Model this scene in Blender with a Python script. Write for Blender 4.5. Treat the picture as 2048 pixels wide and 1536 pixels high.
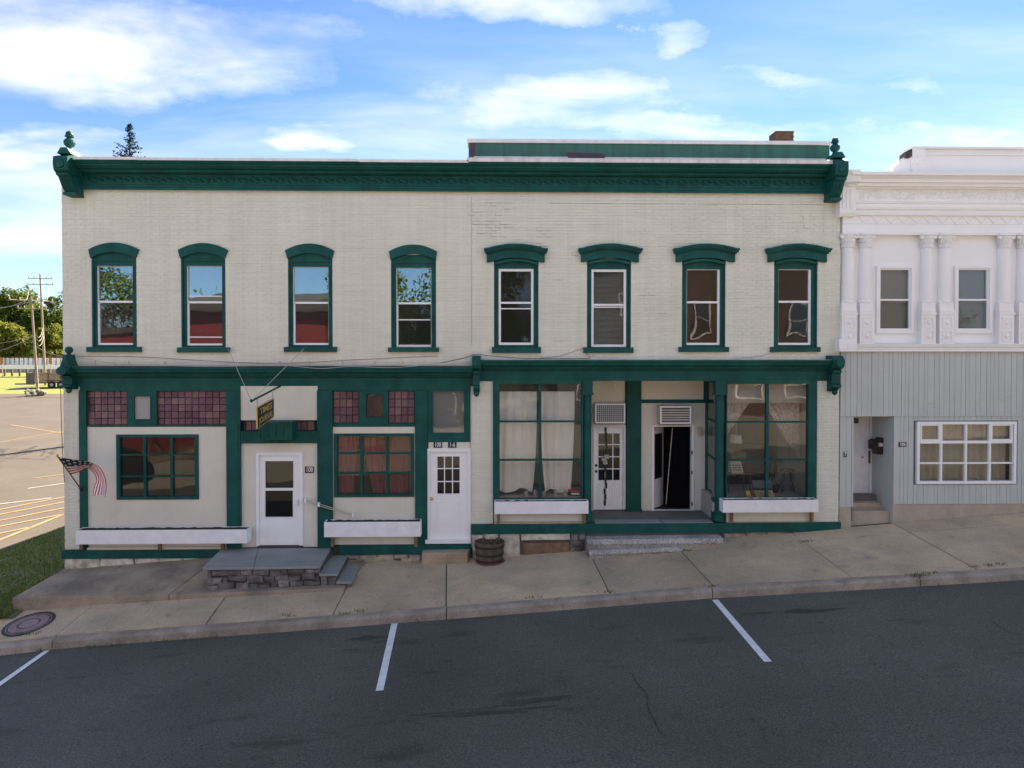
import bpy, bmesh, math, random
from mathutils import Vector, Matrix, noise
R = math.radians
rnd = random.Random(7)
for o in list(bpy.data.objects): bpy.data.objects.remove(o)
SC = bpy.context.scene
COL = SC.collection

# ------------------------------------------------------------------ camera
FPX, PIT, YAW, HZ = 1414.0, R(.85), R(1.4), 712
CAM = Vector((0, -16, 4.7))
SHY = (math.tan(PIT) - (768 - HZ) / FPX) * FPX / 2048
cd = bpy.data.cameras.new('camera'); cam = bpy.data.objects.new('camera', cd); COL.objects.link(cam)
cd.sensor_width = 36; cd.lens = 36 * FPX / 2048; cd.shift_y = SHY
cd.clip_start = .05; cd.clip_end = 3000
cam.location = CAM; cam.rotation_euler = (R(90) - PIT, 0, -YAW)
SC.camera = cam

# ------------------------------------------------------------------ sky, sun, exposure
SUN_AZ, SUN_EL = R(33), R(40)          # azimuth from +y towards +x
w = bpy.data.worlds.new('World'); SC.world = w; w.use_nodes = True
nt = w.node_tree; N = nt.nodes; L = nt.links; N.clear()
def nd(t, **k):
    n = N.new(t)
    for a, b in k.items(): setattr(n, a, b)
    return n
def mth(op, a, b=None, c=None, clamp=False):
    n = nd('ShaderNodeMath', operation=op, use_clamp=clamp)
    for i, v in enumerate((a, b, c)):
        if v is None: continue
        if isinstance(v, (int, float)): n.inputs[i].default_value = v
        else: L.new(v, n.inputs[i])
    return n.outputs[0]
sky = nd('ShaderNodeTexSky', sky_type='NISHITA', sun_disc=False, sun_elevation=SUN_EL, sun_rotation=SUN_AZ,
         altitude=200, air_density=.8, dust_density=.05, ozone_density=2.5)
tc = nd('ShaderNodeTexCoord')
sep = nd('ShaderNodeSeparateXYZ'); L.new(tc.outputs['Generated'], sep.inputs[0])
zz = mth('ADD', mth('MAXIMUM', sep.outputs[2], 0), .16)
cu, cv = mth('DIVIDE', sep.outputs[0], zz), mth('DIVIDE', sep.outputs[1], zz)
cmb = nd('ShaderNodeCombineXYZ'); L.new(cu, cmb.inputs[0]); L.new(cv, cmb.inputs[1])
def cloud(scale, sx, rot, seed, detail, lo, hi):
    mp = nd('ShaderNodeMapping'); mp.inputs['Rotation'].default_value = (0, 0, R(rot))
    mp.inputs['Scale'].default_value = (sx, 1, 1); mp.inputs['Location'].default_value = (seed, seed * .7, seed * .3)
    L.new(cmb.outputs[0], mp.inputs[0])
    t = nd('ShaderNodeTexNoise', noise_dimensions='3D'); L.new(mp.outputs[0], t.inputs['Vector'])
    t.inputs['Scale'].default_value = scale; t.inputs['Detail'].default_value = detail
    t.inputs['Roughness'].default_value = .55; t.inputs['Distortion'].default_value = .35
    m = nd('ShaderNodeMapRange', interpolation_type='SMOOTHSTEP'); L.new(t.outputs[0], m.inputs[0])
    m.inputs[1].default_value = lo; m.inputs[2].default_value = hi
    return m.outputs[0]
CLOUD = (1.03, .99, .93); CLOUD_K = 6.6
c1 = cloud(.62, .45, 18, 21.3, 7, .40, .72)
c2 = cloud(1.7, .3, -12, 38.21, 6, .48, .80)
cl = mth('MAXIMUM', c1, mth('MULTIPLY', c2, .75))
# cloud banks that stand in fixed parts of the sky (u, v on the cloud plane)
wn = nd('ShaderNodeTexNoise', noise_dimensions='3D'); L.new(cmb.outputs[0], wn.inputs['Vector']); wn.inputs['Scale'].default_value = 2.3; wn.inputs['Detail'].default_value = 7; wn.inputs['Roughness'].default_value = .62
wsep = nd('ShaderNodeSeparateColor'); L.new(wn.outputs['Color'], wsep.inputs[0])
wu = mth('ADD', cu, mth('MULTIPLY', mth('SUBTRACT', wsep.outputs[0], .5), .9)); wv = mth('ADD', cv, mth('MULTIPLY', mth('SUBTRACT', wsep.outputs[1], .5), .42))
def bank(u, v, ru, rv, k):
    a = mth('POWER', mth('DIVIDE', mth('SUBTRACT', wu, u), ru), 2); b = mth('POWER', mth('DIVIDE', mth('SUBTRACT', wv, v), rv), 2)
    e = mth('SUBTRACT', 1, mth('ADD', a, b), clamp=True)
    return mth('MULTIPLY', e, k)
BANKS = [(-.95, 1.66, .66, .24, 1.0), (-1.0, 1.42, .45, .12, .9), (.16, 1.88, .42, .20, .85), (.65, 2.03, .65, .11, .8), (-.55, 2.13, .26, .11, 1.0), (-1.38, 2.07, .4, .12, .8), (.35, 1.58, .12, .07, .6), (-.04, 1.455, .4, .08, .6), (.82, 1.75, .28, .05, .7), (1.4, 1.97, .3, .10, .8)]
wsp = cloud(4.2, .5, 14, 5.2, 9, .20, .74)
bk = None
for b in BANKS:
    o_ = bank(*b); bk = o_ if bk is None else mth('MAXIMUM', bk, o_)
cl = mth('MAXIMUM', mth('MULTIPLY', cl, .85), mth('MULTIPLY', mth('POWER', bk, .9), wsp))
hzf = nd('ShaderNodeMapRange', interpolation_type='SMOOTHSTEP'); L.new(sep.outputs[2], hzf.inputs[0])
hzf.inputs[1].default_value = .36; hzf.inputs[2].default_value = .02
cl = mth('MAXIMUM', cl, mth('MULTIPLY', hzf.outputs[0], .22), clamp=True)
cl = mth('MULTIPLY', cl, .88)
mix = nd('ShaderNodeMix', data_type='RGBA'); L.new(cl, mix.inputs[0])
tint = nd('ShaderNodeMix', data_type='RGBA', blend_type='MULTIPLY'); tint.inputs[0].default_value = 1
L.new(sky.outputs[0], tint.inputs[6]); tint.inputs[7].default_value = (.66, .78, .93, 1)
L.new(tint.outputs[2], mix.inputs[6]); mix.inputs[7].default_value = tuple(c * CLOUD_K for c in CLOUD) + (1,)
bg = nd('ShaderNodeBackground'); bg.inputs[1].default_value = .05
L.new(mix.outputs[2], bg.inputs[0])
wo = nd('ShaderNodeOutputWorld'); L.new(bg.outputs[0], wo.inputs[0])
sd = bpy.data.lights.new('sun', 'SUN'); sun = bpy.data.objects.new('sun', sd); COL.objects.link(sun)
sd.energy = 5.0; sd.angle = R(.55); sd.color = (1, .83, .62)
sv = Vector((math.sin(SUN_AZ) * math.cos(SUN_EL), math.cos(SUN_AZ) * math.cos(SUN_EL), math.sin(SUN_EL)))
sun.rotation_euler = sv.to_track_quat('Z', 'Y').to_euler(); sun.location = (40, 60, 60)
SC.view_settings.view_transform = 'Standard'; SC.view_settings.look = 'None'
SC.view_settings.gamma = 1; SC.view_settings.use_curve_mapping = False
SC.view_settings.exposure = 2.27

# ------------------------------------------------------------------ pixel -> place
_f = Vector((math.sin(YAW) * math.cos(PIT), math.cos(YAW) * math.cos(PIT), -math.sin(PIT)))
_r = Vector((math.cos(YAW), -math.sin(YAW), 0)); _u = _r.cross(_f)
def ray(px, py): return _f + _r * ((px - 1024) / FPX) + _u * ((768 - py) / FPX + SHY * 2048 / FPX)
def P(px, py, y=0.0):                    # on the plane y = const -> (x, z)
    d = ray(px, py); p = CAM + d * ((y - CAM.y) / d.y); return p.x, p.z
def P3(px, py, y=0.0):
    x, z = P(px, py, y); return Vector((x, y, z))
def rect(x0, y0, x1, y1, y=0.0):         # pixel box on a facade plane -> x0, x1, z0, z1
    a = P(x0, (y0 + y1) / 2, y)[0]; b = P(x1, (y0 + y1) / 2, y)[0]
    c = P((x0 + x1) / 2, y1, y)[1]; d = P((x0 + x1) / 2, y0, y)[1]
    return a, b, c, d
def lut(tab):
    def f(x):
        if x <= tab[0][0]: i = 0
        elif x >= tab[-1][0]: i = len(tab) - 2
        else: i = next(k for k in range(len(tab) - 1) if tab[k][0] <= x <= tab[k + 1][0])
        (a, b), (c, d) = tab[i], tab[i + 1]; return b + (d - b) * (x - a) / (c - a)
    return f
KY = -2.9
_k = [P(a, b, KY) for a, b in ((0, 1293), (104, 1280), (380, 1259), (520, 1249), (940, 1217), (1400, 1180), (1716, 1162), (2048, 1142))]
_k = [(-60, _k[0][1] - 1.6), (-25, _k[0][1] - .95)] + _k + [(30, _k[-1][1] + 1.0), (80, _k[-1][1] + 2)]
KT = lut(_k)
FT = lut([(-60, -3), (-14, -.5), (-9.6, -.18), (-6, -.05), (-3, .04), (-1, .1), (2.17, .28), (5.27, .55), (7.88, .76), (12.23, 1.08), (30, 2.1), (80, 4)])
def SW(x, y): t = (y - KY) / -KY; return KT(x) * (1 - t) + FT(x) * t     # sidewalk surface
LZ = lut([(0, -1.2), (10, -1.2), (18, -1.15), (34, -.6), (58, .45), (70, .95), (86, 2.1), (100, 2.6), (140, 3.6), (400, 6), (900, 8)])
def sst(a, b, v): v = max(0, min(1, (v - a) / (b - a))); return v * v * (3 - 2 * v)
def GZ(x, y):
    if y <= 0: return KT(x) - .17
    s = sst(0, 8, y); k = min(KT(x) - .17, -.6); return (1 - s) * k + s * LZ(y)

# ------------------------------------------------------------------ materials
MATS = {}
def mat(name, col, rough=.6, var=.12, scale=3.0, bump=0.0, bscale=None, metal=0.0, spec=.5, col2=None, rand=0.0, fine=0.0, streak=0.0, course=0.0, spots=0.0):
    if name in MATS: return MATS[name]
    m = bpy.data.materials.new(name); m.use_nodes = True; MATS[name] = m
    t = m.node_tree; n = t.nodes; l = t.links; b = n['Principled BSDF']
    b.inputs['Roughness'].default_value = rough; b.inputs['Metallic'].default_value = metal
    b.inputs['Specular IOR Level'].default_value = spec
    co = n.new('ShaderNodeTexCoord')
    def nz(sc, det=5, src=None):
        x = n.new('ShaderNodeTexNoise'); x.inputs['Scale'].default_value = sc; x.inputs['Detail'].default_value = det
        x.inputs['Roughness'].default_value = .6
        l.new(src or co.outputs['Object'], x.inputs['Vector']); return x.outputs[0]
    def mr(v, a, c, lo=.3, hi=.7):
        x = n.new('ShaderNodeMapRange'); l.new(v, x.inputs[0])
        x.inputs[1].default_value = lo; x.inputs[2].default_value = hi; x.inputs[3].default_value = a; x.inputs[4].default_value = c
        return x.outputs[0]
    def mul(a, c):
        x = n.new('ShaderNodeMath'); x.operation = 'MULTIPLY'; l.new(a, x.inputs[0]); l.new(c, x.inputs[1]); return x.outputs[0]
    f = mr(nz(scale), 1 - var, 1 + var)
    if fine: f = mul(f, mr(nz(scale * 24, 3), 1 - fine, 1 + fine, .35, .65))
    if streak:
        mp = n.new('ShaderNodeMapping'); mp.inputs['Scale'].default_value = (7, 7, .35); l.new(co.outputs['Object'], mp.inputs[0])
        f = mul(f, mr(nz(1.0, 6, mp.outputs[0]), 1 - streak, 1 + streak * .3, .3, .6))
    if course:
        mp = n.new('ShaderNodeMapping'); mp.inputs['Scale'].default_value = (1.1, 1.1, 15); l.new(co.outputs['Object'], mp.inputs[0])
        f = mul(f, mr(nz(1.0, 4, mp.outputs[0]), 1 - course, 1 + course, .35, .65))
    if spots:
        f = mul(f, mr(nz(2.6, 6), 1 - spots, 1.0, .30, .40)); f = mul(f, mr(nz(9.0, 2), 1.0, 1 - spots, .70, .78))
    if rand:
        oi = n.new('ShaderNodeObjectInfo'); f = mul(f, mr(oi.outputs['Random'], 1 - rand, 1 + rand, 0, 1))
    base = n.new('ShaderNodeMix'); base.data_type = 'RGBA'
    base.inputs[6].default_value = (*col, 1); base.inputs[7].default_value = (*(col2 or col), 1)
    if col2: l.new(mr(nz(scale * .7, 8), 0, 1, .42, .62), base.inputs[0])
    hs = n.new('ShaderNodeHueSaturation'); l.new(base.outputs[2], hs.inputs['Color']); l.new(f, hs.inputs['Value'])
    l.new(hs.outputs[0], b.inputs['Base Color'])
    if bump:
        bp = n.new('ShaderNodeBump'); bp.inputs['Strength'].default_value = bump; bp.inputs['Distance'].default_value = .02
        l.new(nz(bscale or scale * 8, 6), bp.inputs['Height']); l.new(bp.outputs[0], b.inputs['Normal'])
    return m
def glass(name, tint=(1, 1, 1), base=.10, warp=.15, dirt=0.0, wscale=1.4, gcol=(1, 1, 1), ior=1.33):
    m = bpy.data.materials.new(name); m.use_nodes = True; MATS[name] = m
    t = m.node_tree; n = t.nodes; l = t.links; n.remove(n['Principled BSDF']); out = n['Material Output']
    tr = n.new('ShaderNodeBsdfTransparent'); tr.inputs[0].default_value = (*tint, 1)
    gl = n.new('ShaderNodeBsdfGlossy'); gl.inputs['Roughness'].default_value = .01; gl.inputs[0].default_value = (*gcol, 1)
    fr = n.new('ShaderNodeFresnel'); fr.inputs[0].default_value = ior
    ad = n.new('ShaderNodeMath'); ad.operation = 'ADD'; ad.use_clamp = True; ad.inputs[1].default_value = base; l.new(fr.outputs[0], ad.inputs[0])
    mx = n.new('ShaderNodeMixShader'); l.new(ad.outputs[0], mx.inputs[0]); l.new(tr.outputs[0], mx.inputs[1]); l.new(gl.outputs[0], mx.inputs[2])
    co = n.new('ShaderNodeTexCoord'); nz = n.new('ShaderNodeTexNoise'); nz.inputs['Scale'].default_value = wscale; nz.inputs['Detail'].default_value = 1
    l.new(co.outputs['Object'], nz.inputs['Vector'])
    bp = n.new('ShaderNodeBump'); bp.inputs['Strength'].default_value = warp; bp.inputs['Distance'].default_value = .02
    l.new(nz.outputs[0], bp.inputs['Height']); l.new(bp.outputs[0], gl.inputs['Normal'])
    s = mx.outputs[0]
    if dirt:
        df = n.new('ShaderNodeBsdfDiffuse'); df.inputs[0].default_value = (.5, .5, .48, 1)
        m2 = n.new('ShaderNodeMixShader'); m2.inputs[0].default_value = dirt; l.new(s, m2.inputs[1]); l.new(df.outputs[0], m2.inputs[2]); s = m2.outputs[0]
    l.new(s, out.inputs[0]); return m
def leafmat(name, col, trans=.5):
    m = bpy.data.materials.new(name); m.use_nodes = True; MATS[name] = m
    t = m.node_tree; n = t.nodes; l = t.links; n.remove(n['Principled BSDF']); out = n['Material Output']
    g = n.new('ShaderNodeNewGeometry'); mr = n.new('ShaderNodeMapRange'); l.new(g.outputs['Random Per Island'], mr.inputs[0])
    mr.inputs[3].default_value = .55; mr.inputs[4].default_value = 1.45
    hs = n.new('ShaderNodeHueSaturation'); hs.inputs['Color'].default_value = (*col, 1); l.new(mr.outputs[0], hs.inputs['Value'])
    mh = n.new('ShaderNodeMapRange'); l.new(g.outputs['Random Per Island'], mh.inputs[0]); mh.inputs[3].default_value = .515; mh.inputs[4].default_value = .48
    l.new(mh.outputs[0], hs.inputs['Hue'])
    d = n.new('ShaderNodeBsdfDiffuse'); tr = n.new('ShaderNodeBsdfTranslucent'); mx = n.new('ShaderNodeMixShader'); mx.inputs[0].default_value = trans
    l.new(hs.outputs[0], d.inputs[0]); l.new(hs.outputs[0], tr.inputs[0]); l.new(d.outputs[0], mx.inputs[1]); l.new(tr.outputs[0], mx.inputs[2])
    l.new(mx.outputs[0], out.inputs[0]); return m

mat('cream', (.70, .695, .605), .7, .06, .8, .25, 30, streak=.06, course=.04)
mat('panel', (.70, .675, .585), .6, .06, 1.3, .12, 14, streak=.03)
mat('green', (.006, .074, .066), .55, .22, 3.0, .15, 22, spec=.2, col2=(.011, .088, .078), streak=.12)
mat('green_faded', (.03, .13, .10), .6, .16, 2.0, streak=.25)
mat('white', (.88, .88, .89), .5, .03, 3)
mat('white_metal', (.74, .73, .74), .45, .06, 1.4, streak=.12)
mat('vinyl', (.84, .85, .87), .35, .02, 3)
mat('white_wood', (.86, .85, .87), .65, .07, 5, .2, 40)
mat('membrane', (.70, .67, .66), .7, .08, 2.0, streak=.22)
mat('crack', (.40, .38, .34), .95)
mat('maroon', (.07, .045, .06), .8, .2, 4)
mat('lav_white', (.87, .87, .87), .5, .03, 1.6, .06, 10)
mat('siding', (.50, .53, .515), .65, .04, 2, .15, 12, rand=.035)
mat('siding_gap', (.16, .17, .17), .9)
mat('tanstone', (.44, .37, .29), .9, .14, 3, .5, 20, fine=.1)
mat('oldpaint', (.66, .62, .53), .85, .2, 6, 1.0, 18, col2=(.40, .35, .28), fine=.15)
mat('stone', (.20, .18, .165), .9, .35, 6, 1.0, 14, rand=.45, fine=.25, col2=(.11, .105, .10))
mat('rubble', (.30, .27, .22), .9, .3, 5, .9, 14, rand=.25, col2=(.42, .37, .28))
mat('mortar', (.10, .09, .08), .95, .25, 6, .6)
mat('bluestone', (.27, .285, .275), .7, .13, 2.2, .2, 22, fine=.05)
mat('granite', (.46, .435, .40), .85, .2, 2.0, 1.0, 30, fine=.6, rand=.06, col2=(.30, .285, .27), spots=.35)
mat('floorstone', (.16, .15, .145), .85, .2, 3, .3)
mat('concrete', (.575, .435, .285), .9, .16, .9, .25, 40, fine=.10, rand=.08, col2=(.44, .35, .25), spots=.22)
mat('concrete_dark', (.36, .285, .205), .9, .2, 1.4, .4, 30, fine=.10, rand=.06, col2=(.22, .185, .14), spots=.3)
mat('kerb', (.40, .345, .28), .9, .2, 2.4, .6, 26, fine=.18, rand=.10, col2=(.29, .25, .195), spots=.3)
mat('joint', (.05, .045, .035), .95)
mat('lotpave', (.070, .059, .049), .9, .15, .35, .2, 30, fine=.10, col2=(.075, .066, .056))
mat('plaza', (.36, .325, .27), .9, .12, .4, .2, 30)
mat('yellow', (.26, .175, .08), .8, .2, 3)
mat('lotwhite', (.30, .29, .28), .8, .2, 3)
mat('stripe', (.82, .82, .82), .7, .12, 6, fine=.16, spots=.25)
mat('soil', (.03, .025, .02), .95, .4, 12, 1.0, 30)
mat('woodbrown', (.20, .13, .075), .8, .25, 5, streak=.2)
mat('barrel', (.115, .085, .065), .85, .3, 6, .5, streak=.3, rand=.25)
mat('iron', (.025, .02, .018), .6, .3, 8)
mat('cover_iron', (.30, .205, .21), .6, .25, 9, .4)
mat('black', (.008, .008, .009), .5, .1)
mat('strip', (.006, .006, .008), .95, .1, spec=.05)
mat('dark', (.015, .015, .017), .8, .2)
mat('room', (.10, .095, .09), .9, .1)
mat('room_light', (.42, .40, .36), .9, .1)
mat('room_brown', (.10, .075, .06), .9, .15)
mat('curtain', (.84, .82, .79), .9, .05, 2.0)
mat('lace', (.46, .42, .38), .9, .35, 16)
mat('tan_curtain', (.52, .46, .36), .9, .08, 2)
mat('red_curtain', (.52, .11, .155), .9, .15, 3)
mat('gold', (.55, .40, .12), .45, .1, metal=.2)
mat('brass', (.75, .55, .22), .25, .05, metal=1)
mat('chrome', (.6, .6, .62), .25, .05, metal=1)
mat('red', (.48, .03, .045), .8, .1)
mat('navy', (.008, .014, .05), .8, .1)
mat('flagwhite', (.85, .82, .82), .8, .06)
mat('pole_wood', (.36, .28, .20), .9, .25, 3, streak=.2)
mat('cablegrey', (.42, .40, .37), .7)
mat('cableblack', (.03, .028, .026), .7)
mat('acmetal', (.62, .60, .55), .5, .08, 6, streak=.15)
mat('acdark', (.10, .10, .10), .7, .2)
mat('blind', (.42, .41, .39), .7, .05)
mat('blind_brown', (.20, .13, .08), .7, .1)
mat('screen_red', (.10, .07, .075), .9)
mat('brickred', (.125, .072, .048), .9, .2, 6, rand=.2)
mat('redwall', (.17, .016, .017), .7, .1, 2)
mat('roofdark', (.06, .055, .05), .9, .2, 3)
mat('greyside', (.13, .135, .15), .7, .08)
mat('trunk', (.10, .075, .055), .95, .3, 6, .6)
mat('rust', (.16, .07, .04), .9, .3, 6)
mat('ink_orange', (.75, .32, .03), .6)
mat('trailer_wood', (.30, .22, .15), .9, .25, 3, rand=.2)
mat('rubber', (.02, .02, .02), .8)
mat('typewriter', (.55, .48, .20), .5, .1)
mat('yellowpad', (.62, .42, .10), .7)
for i, c in enumerate([(.085, .032, .055), (.125, .055, .085), (.065, .028, .052), (.165, .10, .105), (.10, .046, .075), (.14, .075, .08)]):
    mat('tile%d' % i, c, .25, .25, 14, .4, 30, spec=.6, rand=.2)
glass('glass_up', (.80, .86, .86), .16, .10, gcol=(.82, .97, 1.0))
glass('glass_shop', (.95, .96, .95), .0, .16, .02)
glass('glass_low', (.7, .72, .74), .05, .10, .03)
glass('glass_dark', (.8, .82, .82), .0, .2, .015)
glass('glass_frost', (.5, .5, .5), .05, .2, .28)
glass('glass_white', (.3, .3, .3), .0, .2, .75)
glass('glass_opp', (.15, .18, .2), .25, .1)
leafmat('leaf_a', (.12, .17, .03)); leafmat('leaf_b', (.07, .12, .027)); leafmat('leaf_c', (.17, .20, .04))
leafmat('needle', (.022, .04, .024), .2); leafmat('blade', (.16, .20, .05), .4); leafmat('weed', (.14, .21, .05), .4)

# asphalt of the street with stains, cracks and speckle
def asphalt():
    m = mat('asphalt', (.092, .093, .078), .85, .10, .5, .35, 90, fine=.0)
    t = m.node_tree; n = t.nodes; l = t.links; b = n['Principled BSDF']
    src = b.inputs['Base Color'].links[0].from_socket
    co = n.new('ShaderNodeTexCoord')
    def nz(sc, det, stretch=None):
        x = n.new('ShaderNodeTexNoise'); x.inputs['Scale'].default_value = sc; x.inputs['Detail'].default_value = det
        if stretch:
            mp = n.new('ShaderNodeMapping'); mp.inputs['Scale'].default_value = stretch; l.new(co.outputs['Object'], mp.inputs[0]); l.new(mp.outputs[0], x.inputs[0])
        else: l.new(co.outputs['Object'], x.inputs[0])
        return x.outputs[0]
    def mr(v, lo, hi, a, c):
        x = n.new('ShaderNodeMapRange'); l.new(v, x.inputs[0])
        for i, q in enumerate((lo, hi, a, c)): x.inputs[i + 1].default_value = q
        return x.outputs[0]
    def mul(a, c):
        x = n.new('ShaderNodeMath'); x.operation = 'MULTIPLY'; l.new(a, x.inputs[0]); l.new(c, x.inputs[1]); return x.outputs[0]
    f = mul(mr(nz(42, 3), .35, .68, .62, 1.5), mr(nz(1.6, 5, (.5, 1.4, 1)), .60, .72, 1.0, .62))
    f = mul(f, mr(nz(.22, 4), .35, .65, .82, 1.22))
    hs = n.new('ShaderNodeHueSaturation'); l.new(src, hs.inputs['Color']); l.new(f, hs.inputs['Value']); l.new(hs.outputs[0], b.inputs['Base Color'])
asphalt()
def lawnmat(name, a, b_, c):
    m = mat(name, a, .95, .25, 5, .6, 40, col2=b_, fine=.3); return m
lawnmat('lawn', (.11, .135, .04), (.17, .15, .06), None)
lawnmat('far_lawn', (.14, .17, .025), (.16, .17, .04), None)
lawnmat('earth', (.10, .09, .05), (.07, .075, .03), None)

# ------------------------------------------------------------------ mesh builder
class MB:
    def __init__(s): s.v = []; s.f = []; s.m = []; s.k = 0
    def add(s, vs, fs):
        n = len(s.v); s.v += [tuple(v) for v in vs]; s.f += [tuple(n + i for i in f) for f in fs]; s.m += [s.k] * len(fs); return s
    def box(s, x0, x1, y0, y1, z0, z1):
        x0, x1 = min(x0, x1), max(x0, x1); y0, y1 = min(y0, y1), max(y0, y1); z0, z1 = min(z0, z1), max(z0, z1)
        return s.add([(x0, y0, z0), (x1, y0, z0), (x1, y1, z0), (x0, y1, z0), (x0, y0, z1), (x1, y0, z1), (x1, y1, z1), (x0, y1, z1)],
                     [(0, 3, 2, 1), (4, 5, 6, 7), (0, 1, 5, 4), (1, 2, 6, 5), (2, 3, 7, 6), (3, 0, 4, 7)])
    def pbox(s, x0, py0, x1, py1, ya, yb, ref=None):     # pixel box, ya front, yb back
        a, b, c, d = rect(x0, py0, x1, py1, ya if ref is None else ref); return s.box(a, b, ya, yb, c, d)
    def hexa(s, b, t):                                  # 4 bottom, 4 top (ccw)
        return s.add(list(b) + list(t), [(0, 3, 2, 1), (4, 5, 6, 7), (0, 1, 5, 4), (1, 2, 6, 5), (2, 3, 7, 6), (3, 0, 4, 7)])
    def prism(s, pts, ax, a, b):                        # 2d polygon extruded along axis
        mk = {'x': lambda p, t: (t, p[0], p[1]), 'y': lambda p, t: (p[0], t, p[1]), 'z': lambda p, t: (p[0], p[1], t)}[ax]
        n = len(pts); vs = [mk(p, a) for p in pts] + [mk(p, b) for p in pts]
        return s.add(vs, [tuple(range(n))[::-1], tuple(range(n, 2 * n))] + [(i, (i + 1) % n, n + (i + 1) % n, n + i) for i in range(n)])
    def tube(s, pts, r, n=6, cap=True):
        pts = [Vector(p) for p in pts]; rs = r if isinstance(r, (list, tuple)) else [r] * len(pts); rings = []
        for i, p in enumerate(pts):
            d = (pts[min(i + 1, len(pts) - 1)] - pts[max(i - 1, 0)]).normalized()
            a = d.cross(Vector((0, 0, 1)) if abs(d.z) < .9 else Vector((1, 0, 0))).normalized(); b = d.cross(a)
            rings.append([p + a * rs[i] * math.cos(6.2832 * k / n) + b * rs[i] * math.sin(6.2832 * k / n) for k in range(n)])
        vs = [v for q in rings for v in q]
        fs = [(i * n + k, i * n + (k + 1) % n, (i + 1) * n + (k + 1) % n, (i + 1) * n + k) for i in range(len(pts) - 1) for k in range(n)]
        if cap: fs += [tuple(range(n))[::-1], tuple(range((len(pts) - 1) * n, len(pts) * n))]
        return s.add(vs, fs)
    def lathe(s, prof, c, n=16, axis='z'):
        vs = []
        for r_, h in prof:
            for k in range(n):
                a = 6.2832 * k / n; p = (r_ * math.cos(a), r_ * math.sin(a), h)
                if axis == 'y': p = (p[0], p[2], p[1])
                if axis == 'x': p = (p[2], p[0], p[1])
                vs.append((c[0] + p[0], c[1] + p[1], c[2] + p[2]))
        m = len(prof)
        fs = [(i * n + k, i * n + (k + 1) % n, (i + 1) * n + (k + 1) % n, (i + 1) * n + k) for i in range(m - 1) for k in range(n)]
        fs += [tuple(range(n))[::-1], tuple(range((m - 1) * n, m * n))]
        return s.add(vs, fs)
    def ribbon(s, xs, zfun0, zfun1, ya, yb):             # strip between two curves, thickness in y
        n = len(xs); vs = []
        for x in xs: vs += [(x, ya, zfun0(x)), (x, ya, zfun1(x)), (x, yb, zfun1(x)), (x, yb, zfun0(x))]
        fs = []
        for i in range(n - 1):
            a, b = 4 * i, 4 * i + 4
            for k in range(4): fs.append((a + k, b + k, b + (k + 1) % 4, a + (k + 1) % 4))
        fs += [(3, 2, 1, 0), tuple(4 * (n - 1) + k for k in range(4))]
        return s.add(vs, fs)
    def build(s, name, mats, parent=None, smooth=False, fix=True):
        me = bpy.data.meshes.new(name); me.from_pydata(s.v, [], s.f)
        for m_ in (mats if isinstance(mats, (list, tuple)) else [mats]): me.materials.append(MATS[m_])
        me.polygons.foreach_set('material_index', s.m)
        if fix:
            bm = bmesh.new(); bm.from_mesh(me); bmesh.ops.recalc_face_normals(bm, faces=bm.faces); bm.to_mesh(me); bm.free()
        if smooth: me.polygons.foreach_set('use_smooth', [True] * len(me.polygons))
        me.update()
        return link(name, me, parent)
def wloc(o):
    p = Vector((0, 0, 0))
    while o is not None: p += o.location; o = o.parent
    return p
def link(name, me, parent=None):
    o = bpy.data.objects.new(name, me); COL.objects.link(o)
    if parent is not None:
        o.parent = parent; o.location = -wloc(parent)   # vertices are in world metres
    return o
def piece(name, me, parent, loc):                       # shared mesh placed at a world point
    o = bpy.data.objects.new(name, me); COL.objects.link(o); o.parent = parent; o.location = Vector(loc) - wloc(parent); return o
def tag(o, label, cat, group=None):
    o['label'] = label; o['category'] = cat
    if group: o['group'] = group
    return o
def thing(name, loc, label, cat, group=None):
    o = bpy.data.objects.new(name, None); COL.objects.link(o); o.location = loc; o.empty_display_size = .2
    return tag(o, label, cat, group)
def struct(o): o['kind'] = 'structure'; return o
def stuff(o): o['kind'] = 'stuff'; return o
def bx(name, m, parent, *a): return MB().box(*a).build(name, m, parent)
def pb(name, m, parent, *a, **k): return MB().pbox(*a, **k).build(name, m, parent)
def bevel(o, wd=.01, seg=2):
    b = o.modifiers.new('bevel', 'BEVEL'); b.width = wd; b.segments = seg; b.limit_method = 'ANGLE'; return o
def text(s, size, m, parent, mtx, name='lettering', ext=.003, bold=0.0, sx=1.0):
    c = bpy.data.curves.new('t', 'FONT'); c.body = s; c.size = size; c.extrude = ext; c.align_x = 'CENTER'; c.align_y = 'CENTER'; c.offset = bold
    c.resolution_u = 3
    t = bpy.data.objects.new('t', c); COL.objects.link(t)
    dg = bpy.context.evaluated_depsgraph_get(); me = bpy.data.meshes.new_from_object(t.evaluated_get(dg))
    bpy.data.objects.remove(t); me.transform(mtx @ Matrix.Diagonal((sx, 1, 1, 1))); me.materials.clear(); me.materials.append(MATS[m])
    return link(name, me, parent)
def front(x, y, z): return Matrix.Translation((x, y, z)) @ Matrix.Rotation(R(90), 4, 'X')
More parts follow.
